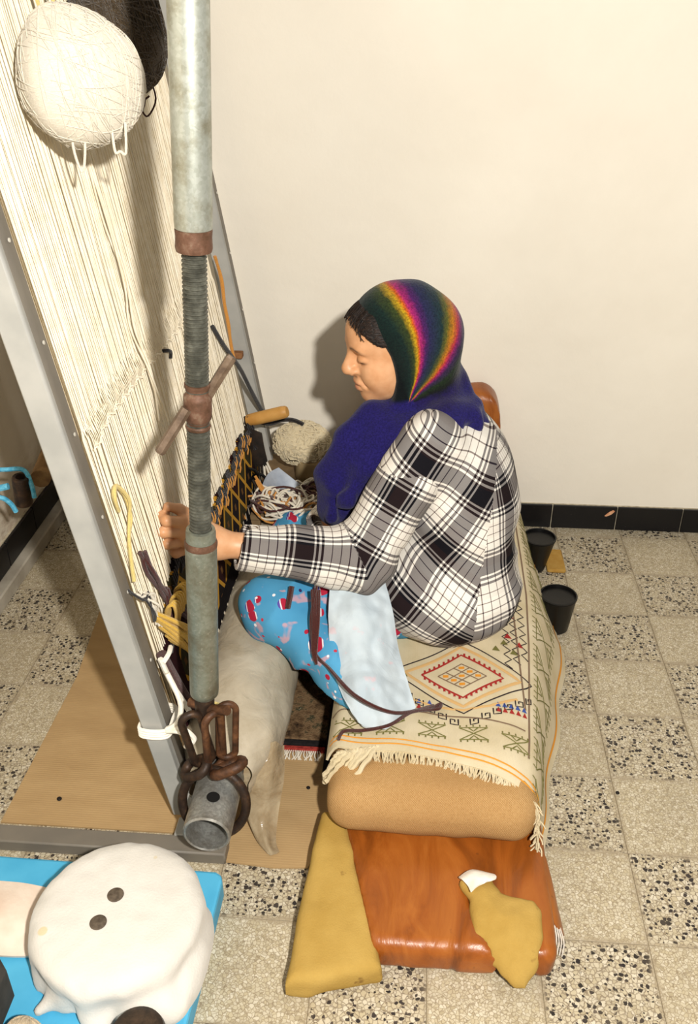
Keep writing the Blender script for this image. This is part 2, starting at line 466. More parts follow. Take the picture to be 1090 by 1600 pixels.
def m_burlap():
    n = NT('burlap'); co = n.coord('World')
    xs, ys_, zs = n.sep(co)
    a = n.math('SINE', n.math('MULTIPLY', xs, 1500)); b = n.math('SINE', n.math('MULTIPLY', n.math('ADD', ys_, zs), 1500))
    w = n.math('MULTIPLY_ADD', n.math('MULTIPLY', a, b), .5, .5); w = n.math('ADD', n.math('MULTIPLY', w, .6), n.math('MULTIPLY', n.noise(co, 260, 3), .4))
    c = n.ramp(w, [(.15,'86643A'),(.5,'AE8858'),(.85,'C8A678')])
    c = n.mix(n.ramp(n.noise(co, 6, 4), [(.35,.25),(.6,0.0)]), c, '8A6236')
    return n.done(c, .95, 0, n.bump(w, .4, .002), .1)
M['burlap'] = m_burlap()
def m_kilim():
    n = NT('cream_kilim_weave'); co = n.coord('World')
    c = n.ramp(n.noise(co, 14, 5), [(.3,'C6B795'),(.7,'D6C9AC')])
    w = n.math('MULTIPLY', n.wave(co, 140, .6, 'X'), n.wave(co, 140, .6, 'Y'))
    return n.done(c, .95, 0, n.bump(w, .3, .0015), .1)
M['kilim'] = m_kilim()
for k, c in dict(e_black='2A2022', e_red='9E2A26', e_blue='3A5298', e_green='6E6A38', e_orange='D9902E', e_tan='CFA870', e_brown='7A6450').items():
    M[k] = mat_simple('thread_'+k[2:], c, None, rough=.95)
def m_rug():
    n = NT('loom_rug_weave'); co = n.coord('World'); x, y, z = n.sep(co)
    a = n.math('ADD', n.math('MULTIPLY', y, 12), n.math('MULTIPLY', z, 10)); b = n.math('SUBTRACT', n.math('MULTIPLY', y, 12), n.math('MULTIPLY', z, 10))
    fa = n.math('FRACT', a); fb = n.math('FRACT', b)
    la = n.math('LESS_THAN', fa, .16); lb = n.math('LESS_THAN', fb, .16)
    line = n.math('MAXIMUM', la, lb)
    cell = n.node('ShaderNodeTexWhiteNoise', noise_dimensions='2D'); cb = n.node('ShaderNodeCombineXYZ')
    n.link(n.math('FLOOR', a), cb.inputs[0]); n.link(n.math('FLOOR', b), cb.inputs[1]); n.link(cb.outputs[0], cell.inputs[0])
    base = n.ramp(cell.outputs[0], [(0,'1A1414'),(.35,'3A3420'),(.6,'2E1616'),(.8,'201A1C')], 'CONSTANT')
    dot = n.math('LESS_THAN', n.math('ADD', n.math('ABSOLUTE', n.math('SUBTRACT', fa, .58)), n.math('ABSOLUTE', n.math('SUBTRACT', fb, .58))), .16)
    base = n.mix(dot, base, '6A4A28')
    col = n.mix(line, base, 'BE8E34')
    # lower band: black ground with white strokes; plain dark near the selvedge
    low = n.math('LESS_THAN', n.math('ADD', z, n.math('MULTIPLY', y, -.12)), .345)
    strokes = n.math('LESS_THAN', n.math('FRACT', n.math('MULTIPLY', y, 30)), .25)
    zz = n.math('LESS_THAN', n.math('FRACT', n.math('MULTIPLY', z, 11)), .45)
    lowc = n.mix(n.math('MULTIPLY', strokes, zz), '141012', 'D9CFBC')
    col = n.mix(low, col, lowc)
    sel = n.math('LESS_THAN', y, -1.055); col = n.mix(sel, col, '2A1114')
    w = n.noise(n.mapping(co, (1,1,5)), 160, 3)
    return n.done(col, .95, 0, n.bump(w, .6, .004), .1)
M['rug'] = m_rug()
def m_pile():
    n = NT('pile_carpet_field'); co = n.coord('World')
    f = n.noise(co, 24, 4, .7)
    c = n.ramp(f, [(.32,'241C16'),(.45,'5A4632'),(.56,'7A6248'),(.66,'2E3426'),(.74,'B8A88A')])
    return n.done(c, .98, 0, n.bump(n.noise(co, 260, 3), .7, .004), .05)
M['pile'] = m_pile()
M['pile_k'] = mat_simple('pile_black', '0E0C0C', '1C1818', 120, .98, bscale=260, bstr=.6, bdist=.004)
M['pile_r'] = mat_simple('pile_red', '7E221E', 'A03A30', 120, .98, bscale=260, bstr=.6, bdist=.004)
M['black_plastic'] = mat_simple('black_plastic', '060606', '0E0D0E', 60, .4, 0, .3)
M['wood'] = mat_simple('turned_wood', 'B88440', 'CB9A54', 20, .5, 0, .4)
M['iron_blk'] = mat_simple('black_iron', '1C1714', '332820', 40, .55, .3, .4)
M['tan_block'] = mat_simple('tan_block', 'B08B45', 'A57C36', 40, .8)
M['blue_board'] = mat_simple('blue_plastic', '45A3CE', '55B2DA', 12, .5, 0, .35)
M['pink'] = mat_simple('pale_pink_cloth', 'DCC6B4', 'E8D8C8', 20, .95, bscale=120)
M['tin'] = m_rust('dark_tin', '1E1814', '33281E', '4A3A2C', .5)
M['grey_dark'] = mat_simple('dark_grey_cloth', '3A3834', '4A4742', 30, .9)
def m_towel():
    n = NT('white_towelling'); co = n.coord('World'); x, y, z = n.sep(co)
    w = n.noise(co, 240, 3)
    c = n.ramp(n.noise(co, 9, 4), [(.3,'CBC7BF'),(.7,'D6D2CB')])
    def spot(px, py, r):
        d = n.math('SQRT', n.math('ADD', n.math('POWER', n.math('SUBTRACT', x, px), 2), n.math('POWER', n.math('SUBTRACT', y, py), 2)))
        return n.ramp(n.math('DIVIDE', d, r), [(.75,1.0),(1.0,0.0)])
    c = n.mix(n.math('MULTIPLY', spot(-1.032, -1.565, .009), .8), c, 'D8BE94')
    c = n.mix(n.math('MULTIPLY', spot(-.885, -1.41, .004), .5), c, 'C8B894')
    return n.done(c, .98, 0, n.bump(w, .35, .002), .05, .2)
M['towel'] = m_towel()
M['coin'] = mat_simple('dull_coin', '4A4036', '6A5E50', 120, .6, .2)
M['rope'] = mat_simple('blue_nylon_rope', '3E9CC4', '6FC0E0', 120, .6, bscale=300, bstr=.6)
M['pole'] = mat_simple('old_wood', '6A4E30', '94754C', 30, .7, bscale=60)
M['paper'] = mat_simple('blue_grey_wrapper', '9CA6B6', 'B9C2CE', 20, .5, bscale=40, bstr=.5, bdist=.006)
M['khaki'] = mat_simple('khaki_tin', '8E7A58', 'A28E6A', 20, .7)

# ------------------------------------------------------------------ the setting
T = 0.2; WY = 0.058; LX = -1.612
fl_bm = MB().box((LX-.1, -3.2, -.05), (2.2, WY+.05, -.002))
floor = tag(fl_bm.build('floor', M['grout'], None, False), None, None, kind='structure')
tile_me = {}
for key in ('t_dark', 't_pale'):
    b_ = MB().bbox((.0004, -T+.0004, -.012), (T-.0004, -.0004, 0.0), .0007)
    me = bpy.data.meshes.new('floor_tile_'+key); me.from_pydata(b_.v, [], b_.f); me.materials.append(M[key]); tile_me[key] = me
    import bmesh
    bm = bmesh.new(); bm.from_mesh(me); bmesh.ops.recalc_face_normals(bm, faces=bm.faces); bm.to_mesh(me); bm.free()
for i in range(-8, 4):
    for j in range(-1, 12):
        if i*T+T < -1.57 or i*T < LX-.01: continue
        if j == -1 and i < -8: continue
        me = tile_me['t_dark' if (i+j) % 2 == 0 else 't_pale']
        o = bpy.data.objects.new('tile', me); COL.objects.link(o); o.parent = floor; o.location = (i*T, -j*T, RNG.uniform(-.0003, .0003))
wb = MB().box((LX-.1, WY, 0), (2.2, WY+.1, 2.7)); tag(wb.build('wall_back', M['wall'], None, False), None, None, kind='structure')
wl = MB().box((LX-.1, -3.2, 0), (LX, WY, 2.7)); tag(wl.build('wall_left', M['wall_l'], None, False), None, None, kind='structure')
BH = .0825
bb = tag(MB().box((LX, WY-.006, 0), (2.2, WY, BH)).build('baseboard_back', M['joint'], None, False), None, None, kind='structure')
bt = MB().bbox((.0015, -.009, .001), (T-.0015, 0, BH-.001), .0015)
bt_me = bpy.data.meshes.new('skirting_tile'); bt_me.from_pydata(bt.v, [], bt.f); bt_me.materials.append(M['btile'])
bm = bmesh.new(); bm.from_mesh(bt_me); bmesh.ops.recalc_face_normals(bm, faces=bm.faces); bm.to_mesh(bt_me); bm.free()
for k in range(-7, 5):
    o = bpy.data.objects.new('skirting_tile', bt_me); COL.objects.link(o); o.parent = bb; o.location = (-.0136+k*T, WY-.0055, RNG.uniform(-.001,.001))
chip = MB().grid(patch([[(.148,WY-.0155,.052),(.16,WY-.0157,.066),(.172,WY-.0155,.074)],[(.153,WY-.0155,.05),(.168,WY-.0157,.058),(.178,WY-.0155,.07)]], 5, 8), .001)
chip.build('chipped_patch', M['terracotta'], bb)
bl = tag(MB().box((LX, -3.2, .045), (LX+.006, WY-.006, .045+BH)).build('baseboard_left', M['joint'], None, False), None, None, kind='structure')
for k in range(0, 12):
    o = bpy.data.objects.new('skirting_tile', bt_me); COL.objects.link(o); o.parent = bl
    o.rotation_euler = (0, 0, PI/2); o.location = (LX+.0055, WY-.02-(k+1)*T, .045)
tag(MB().bbox((LX, -3.2, 0), (-1.567, WY-.012, .045), .004).build('trim_1', M['ledge'], None, False), None, None, kind='structure')

# ------------------------------------------------------------------ loom
LS = -.155                                     # lean of the loom (dx per metre of height)
def lx(y): return -.872+(y+1.13)*.025           # warp plane at floor height
def lp(y, z, off=0.0): return (lx(y)+LS*z+off, y, z)
def lean_box(x0, x1, y0, y1, z0, z1, b=.003):
    m_ = MB().bbox((x0, y0, z0), (x1, y1, z1), b)
    m_.v = [(x+LS*z, y, z) for x, y, z in m_.v]; return m_
loom = thing('upright_loom', 'tall grey steel rug loom strung with cream warp, leaning left of the woman', 'loom')
loom.location = (0,0,0)
for (x0, x1, ya, yb, sgn) in ((-.915,-.870,-1.2,-1.14,0), (-.875,-.830,-.075,-.015,1)):
    lean_box(x0, x1, ya, ya+.016, .03, 2.05).build('upright', M['grey_paint'], loom)
    lean_box(x0+.004, x1-.003, ya+.0185, yb, .03, 2.05).build('upright_channel', M['grey_side'], loom)
    fy0, fy1 = (-1.288, -1.246) if not sgn else (-.075, -.015)
    MB().bbox((-1.52, fy0, .0), (x1+.075, fy1, .03), .003).build('foot', M['grey_side'], loom)
    for zz in np.arange(.25, 2.0, .155):
        MB().lathe([(.0035,0),(.0035,.0012),(.002,.0016)], (x1-.001+LS*zz, ya+.04, zz), (1,0,.15), 10).build('rivet', M['rivet'], loom)
MB().bbox((-.872+LS*.60,-.10,.595),(-.845+LS*.60,-.076,.612),.002).build('peg', M['pole_early'], loom)
# gusset plates at the near foot
gp = MB(); gp.add([(-.885,-1.212,.034),(-.80,-1.212,.034),(-.885,-1.212,.11),(-.885,-1.206,.034),(-.80,-1.206,.034),(-.885,-1.206,.11)], [(0,1,2),(3,5,4),(0,3,4,1),(1,4,5,2),(2,5,3,0)])
gp.build('gusset', M['grey_paint'], loom, False)
MB().bbox((-.905,-1.25,.0),(-.80,-1.205,.034),.002).build('foot_plate', M['grey_paint'], loom)
# lower roller: hollow galvanised pipe
RX, RZ = -.812, .142
rp = MB(); seg = 40
prof = [(.039,.10),(.039,.0),(.0415,-.002),(.045,.001),(.045,.02),(.045,1.2),(.039,1.2)]
V = []; F = []
for r_, h_ in prof:
    for k in range(seg):
        a = 2*PI*k/seg; V.append((RX+r_*math.cos(a), -1.335+h_, RZ+r_*math.sin(a)))
for i in range(len(prof)-1):
    for k in range(seg):
        k2 = (k+1) % seg; F.append((i*seg+k, i*seg+k2, (i+1)*seg+k2, (i+1)*seg+k))
F.append(tuple(range(seg)))
rp.add(V, F); roller = rp.build('lower_roller', M['galv_r'], loom)
hole = MB().lathe([(.0,.0),(.012,.0),(.0125,.0008),(.0105,.0012),(.0105,.0006),(.0,.0006)], (RX+.006, -1.285, RZ+.0445), (.13,0,1), 24)
hole.build('roller_hole', mat_simple('painted_hole_shade', '0C0A09', None, rough=.9), roller)  # no opening cut: a dark disc paints the shade inside the hole
MB().tube([(RX+LS*1.8-.06, -1.34, 1.98), (RX+LS*1.8-.06, .03, 1.98)], .045, 24).build('upper_roller', M['galv_r'], loom)
# warp threads (hundreds: one part)
wf = MB(); wb_ = MB()
ys = np.arange(-1.128, -.205, .0036)
for k, y in enumerate(ys):
    z0 = .36; pts = []
    jit = RNG.normal(0, .0006); sl = RNG.normal(0, .0015)
    for z in (z0, .6, .845, .86, 1.2, 1.6, 1.95):
        off = .004*(1 if k % 2 else -1)*(1 if z < .85 else .4)+RNG.normal(0,.0008)
        pts.append(lp(y+jit+sl*(z-.8)+ (RNG.normal(0,.0009)), z, off))
    wf.tube(pts, .00145 if k % 5 else .0018, 4, False)
    if k % 2 == 0:
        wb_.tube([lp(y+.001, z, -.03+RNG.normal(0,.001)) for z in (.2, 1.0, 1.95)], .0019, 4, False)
tag(wf.build('warp_threads', M['warp'], loom, True, False), None, None, kind='stuff')
tag(wb_.build('back_warp_threads', M['warp_b'], loom, True, False), None, None, kind='stuff')
# leash cord with its loops across the warp
lc = MB(); lcp = []
for k, y in enumerate(np.arange(-1.125, -.30, .006)):
    z = .845+.004*math.sin(k*.9)+ (.02*math.exp(-((y+1.12)/.05)**2))*-1
    lcp.append(lp(y, z, .008+.004*(k % 2)))
    lc.tube(spline([lp(y, z-.004, .007), lp(y+.001, z+.012, .011), lp(y+.004, z+.03+RNG.uniform(0,.025), .004)], 6), .0008, 4, False)
lc.tube(lcp, .0016, 5)
tag(lc.build('leash_cord', M['warp'], loom, True, False), None, None, kind='stuff')
# rug being woven, in stepped columns
rg = MB()
yc = np.linspace(-1.115, -.215, 61)
def rug_top(y):
    base = np.interp(y, [-1.12,-1.06,-1.0,-.93,-.85,-.7,-.5,-.34,-.25,-.2], [.375,.40,.455,.475,.46,.425,.43,.445,.43,.40])
    return base+.010*(math.floor((y+2)*34) % 3)
for a, b in zip(yc[:-1], yc[1:]):
    zt = rug_top((a+b)/2); zb = .13
    n_ = 7; G = [[lp(yy, zb+(zt-zb)*t, .006+(.0+.012*max(0,1-t*3))) for t in np.linspace(0,1,n_)] for yy in (a, b)]
    rg.grid(np.array(G), .009)
rg.build('woven_rug', M['rug'], loom, False)
fr = MB()
for k, y in enumerate(np.arange(-1.09, -.22, .0085)):
    zt = rug_top(y); fr.tube([lp(y, zt-.022, .013), lp(y+.006, zt-.008, .017), lp(y+.012, zt+.008, .013)], .0024, 5)
fr_o = fr.build('weft_knots', M['y_black'], loom, True, False); tag(fr_o, None, None, kind='stuff')
fr = MB()
for k, y in enumerate(np.arange(-.80, -.22, .017)):
    zt = rug_top(y)-.006*(k % 3); fr.tube([lp(y, zt-.022, .016), lp(y+.006, zt-.010, .0195), lp(y+.012, zt+.002, .016)], .0020, 5)
tag(fr.build('weft_knots', M['y_orange'], loom, True, False), None, None, kind='stuff')
# selvedge cord and white edge band on the near side of the rug
MB().tube(spline([lp(-1.135,.40,.014), lp(-1.125,.33,.02), lp(-1.115,.27,.026), lp(-1.10,.20,.035)], 16), .010, 8).build('selvedge', M['y_brown'], loom)
MB().tube(spline([lp(-1.150,.40,.016), lp(-1.143,.33,.020), lp(-1.13,.27,.026), lp(-1.125,.235,.03)], 16), .0055, 6).build('edge_cord', M['cotton'], loom)
MB().tube(spline([lp(-1.152,.392,.02), lp(-1.135,.40,.028), lp(-1.11,.397,.024)], 10), .005, 6).build('edge_cord', M['cotton'], loom)
# white cord lashed round the near upright
def lash(z, dz):
    c = lambda x, y: (x+LS*z, y, z+dz)
    return spline([c(-.917,-1.204), c(-.868,-1.204), c(-.862,-1.17), c(-.866,-1.136), c(-.915,-1.136), c(-.919,-1.17)], 40, True)
cd = MB()
for dz in (-.010, -.004, .002, .008): cd.tube(lash(.262, dz), .0035, 6, True, True)
cd.tube(spline([(-.905,-1.205,.275),(-.88,-1.21,.30),(-.872,-1.205,.345),(-.895,-1.19,.40)], 14), .005, 6)
cd.tube(spline([(-.905,-1.206,.27),(-.875,-1.222,.285),(-.856,-1.222,.262),(-.868,-1.225,.25)], 14), .0045, 6)
cd.tube(spline([(-.90,-1.206,.275),(-.868,-1.222,.295),(-.848,-1.222,.27),(-.862,-1.225,.256)], 14), .0045, 6)
cd.build('lashing_cord', M['cotton'], loom)

# ------------------------------------------------------------------ screw tensioner
ten = thing('screw_tensioner', 'vertical galvanised pipe tensioner with greasy screw and rusty turning bar before the loom', 'tensioner')
TB = np.array([-.822, -1.22, .355]); TT = np.array([-.7475, -1.22, 1.485]); td = (TT-TB)/np.linalg.norm(TT-TB)
def ta(z): return TB+td*((z-TB[2])/td[2])
def zl(z): return (z-TB[2])/td[2]
MB().lathe([(.0,zl(1.212)),(.021,zl(1.212)),(.0255,zl(1.216)),(.0262,zl(1.225)),(.0262,zl(1.75)),(.0,zl(1.75))], TB, td, 40).build('upper_tube', M['galv'], ten)
MB().lathe([(.017,zl(1.184)),(.0245,zl(1.185)),(.0258,zl(1.19)),(.0250,zl(1.204)),(.0258,zl(1.214)),(.02,zl(1.218))], TB, td, 36).build('rusty_collar', M['nut'], ten)
def screw(z0, z1, name):
    prof = []; p = .0060; z = z0
    while z < z1:
        prof += [(.0152,zl(z)),(.0178,zl(z+p*.30)),(.0178,zl(z+p*.55)),(.0152,zl(z+p*.85))]; z += p
    return MB().lathe(prof, TB, td, 28).build(name, M['screw'], ten)
screw(.965, 1.186, 'upper_screw'); screw(.70, .935, 'lower_screw')
nut = MB().lathe([(.012,zl(.915)),(.0185,zl(.917)),(.0195,zl(.921)),(.0165,zl(.925)),(.0175,zl(.930)),(.0205,zl(.934)),(.0212,zl(.945)),(.0212,zl(.966)),(.0208,zl(.971)),(.0175,zl(.975)),(.0175,zl(.982)),(.0195,zl(.985)),(.0195,zl(.990)),(.012,zl(.992))], TB, td, 36).build('turning_nut', M['nut'], ten)
c0 = ta(.952)
hb1 = np.array([-.728,-1.205,1.028]); hb2 = np.array([-.838,-1.26,.893])
dr = (hb1-hb2)/np.linalg.norm(hb1-hb2)
MB().tube([c0-np.array([.012,.018,-.005]), hb2+dr*.004, hb2], [.0085,.0085,.007], 6).build('turning_bar', M['bar'], ten, False)
MB().tube([c0+np.array([.012,.004,.012]), hb1-dr*.003, hb1], [.0085,.0085,.007], 6).build('turning_bar', M['bar'], ten, False)
MB().lathe([(.017,zl(.735)),(.0185,zl(.737)),(.0235,zl(.736)),(.0245,zl(.730)),(.0245,zl(.716)),(.0262,zl(.708)),(.0262,zl(.395)),(.0255,zl(.386)),(.021,zl(.380)),(.0,zl(.380))], TB, td, 40).build('lower_tube', M['galv_d'], ten)
MB().lathe([(.0225,zl(.703)),(.0268,zl(.704)),(.0272,zl(.711)),(.0255,zl(.716)),(.02,zl(.716))], TB, td, 36).build('weld_bead', M['nut'], ten)
eye = ta(.365)
MB().lathe([(.0,-.03),(.016,-.03),(.018,-.02),(.018,.012),(.012,.02),(.0,.02)], eye, td, 24).build('end_lug', M['rust_d'], ten)
MB().tube([eye+np.array([-.03,.008,-.012]), eye+np.array([.02,-.012,-.008]), eye+np.array([.048,-.028,.006])], .0095, 12).build('lug_pin', M['rust'], ten)
def chain_link(c, L, W, axis_long, axis_wide, r):
    al = np.array(axis_long, float); al /= np.linalg.norm(al); aw = np.array(axis_wide, float); aw -= al*(aw@al); aw /= np.linalg.norm(aw)
    pts = []
    for k in range(28):
        a = 2*PI*k/28; s_ = 1 if math.sin(a) >= 0 else -1
        pts.append(np.array(c)+aw*W/2*math.cos(a)+al*(s_*(L/2-W/2)+W/2*math.sin(a)))
    return MB().tube(pts, r, 10, True, True)
chain_link((-.838,-1.238,.285), .135, .036, (-.12,-.1,1), (1,.5,0), .0075).build('chain_link', M['rust_d'], ten)
chain_link((-.806,-1.238,.283), .150, .036, (.05,-.1,1), (.8,.9,0), .0075).build('chain_link', M['rust'], ten)
chain_link((-.786,-1.215,.288), .125, .032, (.05,.1,1), (1,.3,0), .0065).build('chain_link', M['rust'], ten)
chain_link((-.845,-1.245,.218), .058, .034, (.7,-.2,.5), (0,1,.3), .0095).build('chain_link', M['rust_d'], ten)
chain_link((-.783,-1.242,.220), .058, .036, (.8,.2,.3), (0,1,-.4), .0105).build('chain_link', M['rust'], ten)
ringp = [(RX+.062*math.cos(a), -1.262+.02*math.sin(a), RZ+.004+.066*math.sin(a)) for a in np.linspace(0,2*PI,40,endpoint=False)]
MB().tube(ringp, .0092, 10, True, True).build('roller_ring', M['rust_d'], ten)

# ------------------------------------------------------------------ yarn on the loom
def ball(name, c, r, mat, label, nst=170, r_st=.0018, seed=1, squash=(1,1,1), smat=None, lumps=.012, cat='yarn ball'):
    rg_ = np.random.default_rng(seed); t = thing(name, label, cat)
    lo = np.array(c)-r*1.35; hi = np.array(c)+r*1.35; sq = np.array(squash)
    def fn(X, Y, Z): return s_ell(X, Y, Z, c, r*sq*.97)+lumps*vnoise(X, Y, Z, 14, seed*3.1)
    sdf_obj('wool_mass', fn, lo, hi, r*2.7/70, mat, t)
    m_ = MB()
    for k in range(nst):
        a = rg_.normal(size=3); a /= np.linalg.norm(a); b = np.cross(a, rg_.normal(size=3)); b /= np.linalg.norm(b); d = np.cross(a, b)
        ax_ = np.array([(.2,.1,1),(1,.2,.3),(.3,1,.2)][k % 3])+rg_.normal(0,.22,3); a = ax_/np.linalg.norm(ax_); b = np.cross(a, [.3,.8,-.5]); b /= np.linalg.norm(b); d = np.cross(a, b)
        h_ = rg_.uniform(-.85,.85); rr = math.sqrt(1-h_*h_); s0 = rg_.uniform(0,6.28); ln = rg_.uniform(1.5,4.0); n_ = 18; pts = []
        for q in np.linspace(0, ln, n_):
            u_ = a*h_+(b*math.cos(s0+q)+d*math.sin(s0+q))*rr
            p = np.array(c)+u_*r*sq*(.982+.008*math.sin(q*5+k))
            nz = float(vnoise(np.array([p[0]]), np.array([p[1]]), np.array([p[2]]), 14, seed*3.1)[0]); p -= u_*lumps*nz*.9
            pts.append(p)
        m_.tube(pts, r_st, 4, False)
    so = m_.build('strands', smat or mat, t, True, False); tag(so, None, None, kind='stuff')
    return t
wb1 = ball('wool_ball', (-.985,-.96,1.375), .098, M['wool_w'], 'large ball of white wool hanging on the warp at upper left', 160, .0009, 3, (.95,1.0,1.05))
hl = MB()
for k, (dx, dy, L_) in enumerate(((.0,-.05,.05),(.062,-.045,.02))):
    c = np.array([-.985+dx, -.96+dy, 1.375-.085]); hl.tube(spline([c+[-.008,0,.03], c+[-.004,-.01,-.01], c+[.004,-.01,-L_+.01], c+[.012,-.008,-.012], c+[.014,0,.03]], 20), .0021, 6)
hl.build('yarn_loops', M['wool_w'], wb1)
db = ball('wool_ball', (-1.0,-.70,1.428), .096, M['wool_dk'], 'dark brown wool ball behind the white one on the warp', 320, .0011, 5, (.9,1.1,1.15))
hl = MB()
for k in range(3):
    c = np.array([-.985+.012*k, -.72+.03*k, 1.33]); hl.tube(spline([c+[0,0,.02], c+[.01,-.01,-.015], c+[-.012,0,-.045], c+[-.022,0,-.025], c+[-.004,0,-.01]], 18), .0018, 5)
hl.build('yarn_loops', M['y_brown'], db)
tag(MB().tube(spline([(-1.07,-.88,1.50),(-1.05,-.90,1.455),(-1.035,-.91,1.45),(-1.03,-.90,1.50),(-1.05,-.88,1.53)], 20), .003, 6).build('yarn_loop', M['y_gold']), 'pale gold yarn loop above the white wool ball', 'yarn')
def strand(name, label, pts, mat, r=.003, n=24, cat='yarn', copies=1, spread=.004, seed=0):
    rg_ = np.random.default_rng(seed+40); m_ = MB()
    for k in range(copies):
        P = spline(np.array(pts)+ (rg_.normal(0, spread, (len(pts),3)) if copies > 1 else 0), n); m_.tube(P, r, 6)
    return tag(m_.build(name, mat, None, True, False), label, cat)
strand('yarn_strand', 'knotted white cotton strand hanging down the middle of the warp', [lp(-.80,1.24,.012), lp(-.81,1.12,.014), lp(-.815,1.02,.018), lp(-.825,.93,.014), lp(-.83,.85,.02), lp(-.84,.75,.026)], M['warp'], .002, 60, copies=3, spread=.005, seed=1)
strand('yarn_strand', 'pale gold yarn loop hanging on the warp beside the near upright', [lp(-1.115,.70,.012), lp(-1.122,.735,.016), lp(-1.105,.745,.016), lp(-1.085,.71,.018), lp(-1.09,.67,.016), lp(-1.115,.64,.014), lp(-1.148,.575,.012)], M['y_gold'], .0035, 40, copies=2, spread=.0025, seed=2)
strand('yarn_strand', 'dark maroon yarn strands slanting across the lower warp', [lp(-1.085,.595,.012), lp(-1.07,.54,.016), lp(-1.045,.47,.02), lp(-1.02,.42,.022), lp(-.98,.375,.022)], M['y_brown'], .0042, 30, copies=4, spread=.006, seed=3)
strand('yarn_strand', 'dark maroon yarn tail hanging below the slanting strands', [lp(-1.05,.49,.02), lp(-1.06,.44,.024), lp(-1.07,.40,.026)], M['y_brown'], .004, 16, copies=3, spread=.004, seed=4)
strand('yarn_strand', 'black and white yarn ends knotted at the edge of the warp', [lp(-1.16,.56,.010), lp(-1.15,.535,.02), lp(-1.135,.545,.024), lp(-1.14,.51,.024), lp(-1.125,.475,.02)], M['y_black'], .0022, 24, copies=2, spread=.005, seed=5)
strand('yarn_strand', 'short white yarn ends below the black knotted ones', [lp(-1.14,.545,.014), lp(-1.13,.52,.026), lp(-1.125,.49,.026), lp(-1.12,.455,.022)], M['y_white'], .0025, 18, copies=4, spread=.006, seed=6)
ym = MB(); rg_ = np.random.default_rng(9)
for k in range(30):
    y0 = -1.128+.0014*k; z0 = .488-.0032*k+rg_.normal(0,.006)
    a = np.array(lp(y0, z0, .02)); b = np.array(lp(y0+.070+rg_.normal(0,.008), z0-.125+rg_.normal(0,.018)-.01*(k/16), .045))
    mid = (a+b)/2+np.array([.012+rg_.uniform(0,.012), -.01, .012]); ym.tube(spline([a, mid, b], 14), .0046, 6)
for k in range(9):
    c = np.array(lp(-1.085+.010*k, .475-.003*(k%3), .035)); ym.tube(spline([c+[-.01,0,-.03], c+[0,-.012,.005], c+[.012,-.012,.012], c+[.014,-.006,-.012], c+[.008,0,-.04]], 16), .0036, 6)
tag(ym.build('yarn_bundle', M['y_yellow'], None, True, False), 'bundle of yellow yarn ends on the rug edge beside the lower pipe', 'yarn')
strand('yarn_loop', 'small yellow yarn loop lying on the plastic wrapped roll', [(-.868,-1.085,.235),(-.845,-1.10,.25),(-.828,-1.10,.245),(-.824,-1.095,.232),(-.838,-1.098,.226),(-.862,-1.09,.224)], M['y_gold'], .0042, 24)
strand('yarn_strand', 'orange yarn hanging down the far edge of the warp', [lp(-.18,.90,.012), lp(-.175,.84,.014), lp(-.19,.78,.012), lp(-.205,.73,.014), lp(-.212,.68,.013), lp(-.22,.64,.012)], M['y_orange'], .004, 30, copies=2, spread=.0015, seed=8)
strand('yarn_strand', 'black yarn tail hanging from the warp toward the far upright', [lp(-.335,.77,.012), lp(-.30,.71,.018), lp(-.24,.645,.02), lp(-.205,.60,.022), lp(-.17,.53,.026), lp(-.12,.45,.03), lp(-.085,.41,.036)], M['y_black'], .0055, 40, seed=9)
strand('yarn_knot', 'small dark yarn knot poking through the warp', [lp(-.69,.838,.006), lp(-.68,.835,.016), lp(-.667,.825,.014), lp(-.672,.815,.012)], M['y_black'], .004, 14)

# ------------------------------------------------------------------ on the floor
def sheet(name, poly, z, th, mat, label, cat, amp=.0012):
    b_ = MB().prism(poly, z, z+th); return tag(b_.build(name, mat, None, False), label, cat)
sheet('cardboard_sheet', [(-1.278,-1.222),(-1.272,-.77),(-1.30,-.50),(-.93,-.47),(-.90,-.9),(-.872,-1.10),(-.905,-1.222)], .0012, .004, M['card'], 'flat brown cardboard sheet on the floor under the loom', 'cardboard')
sheet('cardboard_sheet', [(-.795,-1.283),(-.70,-1.290),(-.632,-1.285),(-.60,-1.17),(-.60,-.93),(-.80,-.93),(-.80,-1.15)], .0012, .004, M['card'], 'smaller cardboard piece between the plastic roll and the seat', 'cardboard')
# pile carpet between the roll and the seat
pc = thing('pile_carpet', 'dark pile carpet with black border and red edge under the seat', 'carpet')
MB().bbox((-.86,-.955,.006),(-.628,-.25,.020),.003).build('field', M['pile'], pc)
MB().bbox((-.628,-1.055,.006),(-.602,-.25,.024),.003).build('border', M['pile_k'], pc)
MB().bbox((-.86,-.972,.006),(-.628,-.955,.021),.003).build('border', M['pile_k'], pc)
MB().bbox((-.86,-.985,.006),(-.628,-.972,.018),.003).build('red_edge', M['pile_r'], pc)
fz = MB()
for k in range(34):
    x = -.78+.0042*k; y = -.985; fz.tube(spline([(x,y,.014),(x+.004*math.sin(k),y-.012,.012),(x+.008*math.cos(k*2),y-.022,.0072)], 6), .0014, 4)
tag(fz.build('fringe', M['y_white'], pc, True, False), None, None, kind='stuff')

for (x, y, r_, lb) in ((.006,-1.045,.0045,'tiny black pebble on the pale floor tile right of the rug'), (-1.178,-1.155,.0055,'tiny black pebble on the cardboard sheet'), (-.655,-1.085,.0045,'dark crumb on the small cardboard piece near the tassel')):
    zb = .0002 if x > -.5 else .0053
    tag(MB().lathe([(.0,0),(r_*.8,.0),(r_,r_*.4),(r_*.7,r_*.9),(.0,r_)], (x,y,zb), (.1,.05,1), 9).build('pebble', M['pebble'], None), lb, 'pebble')
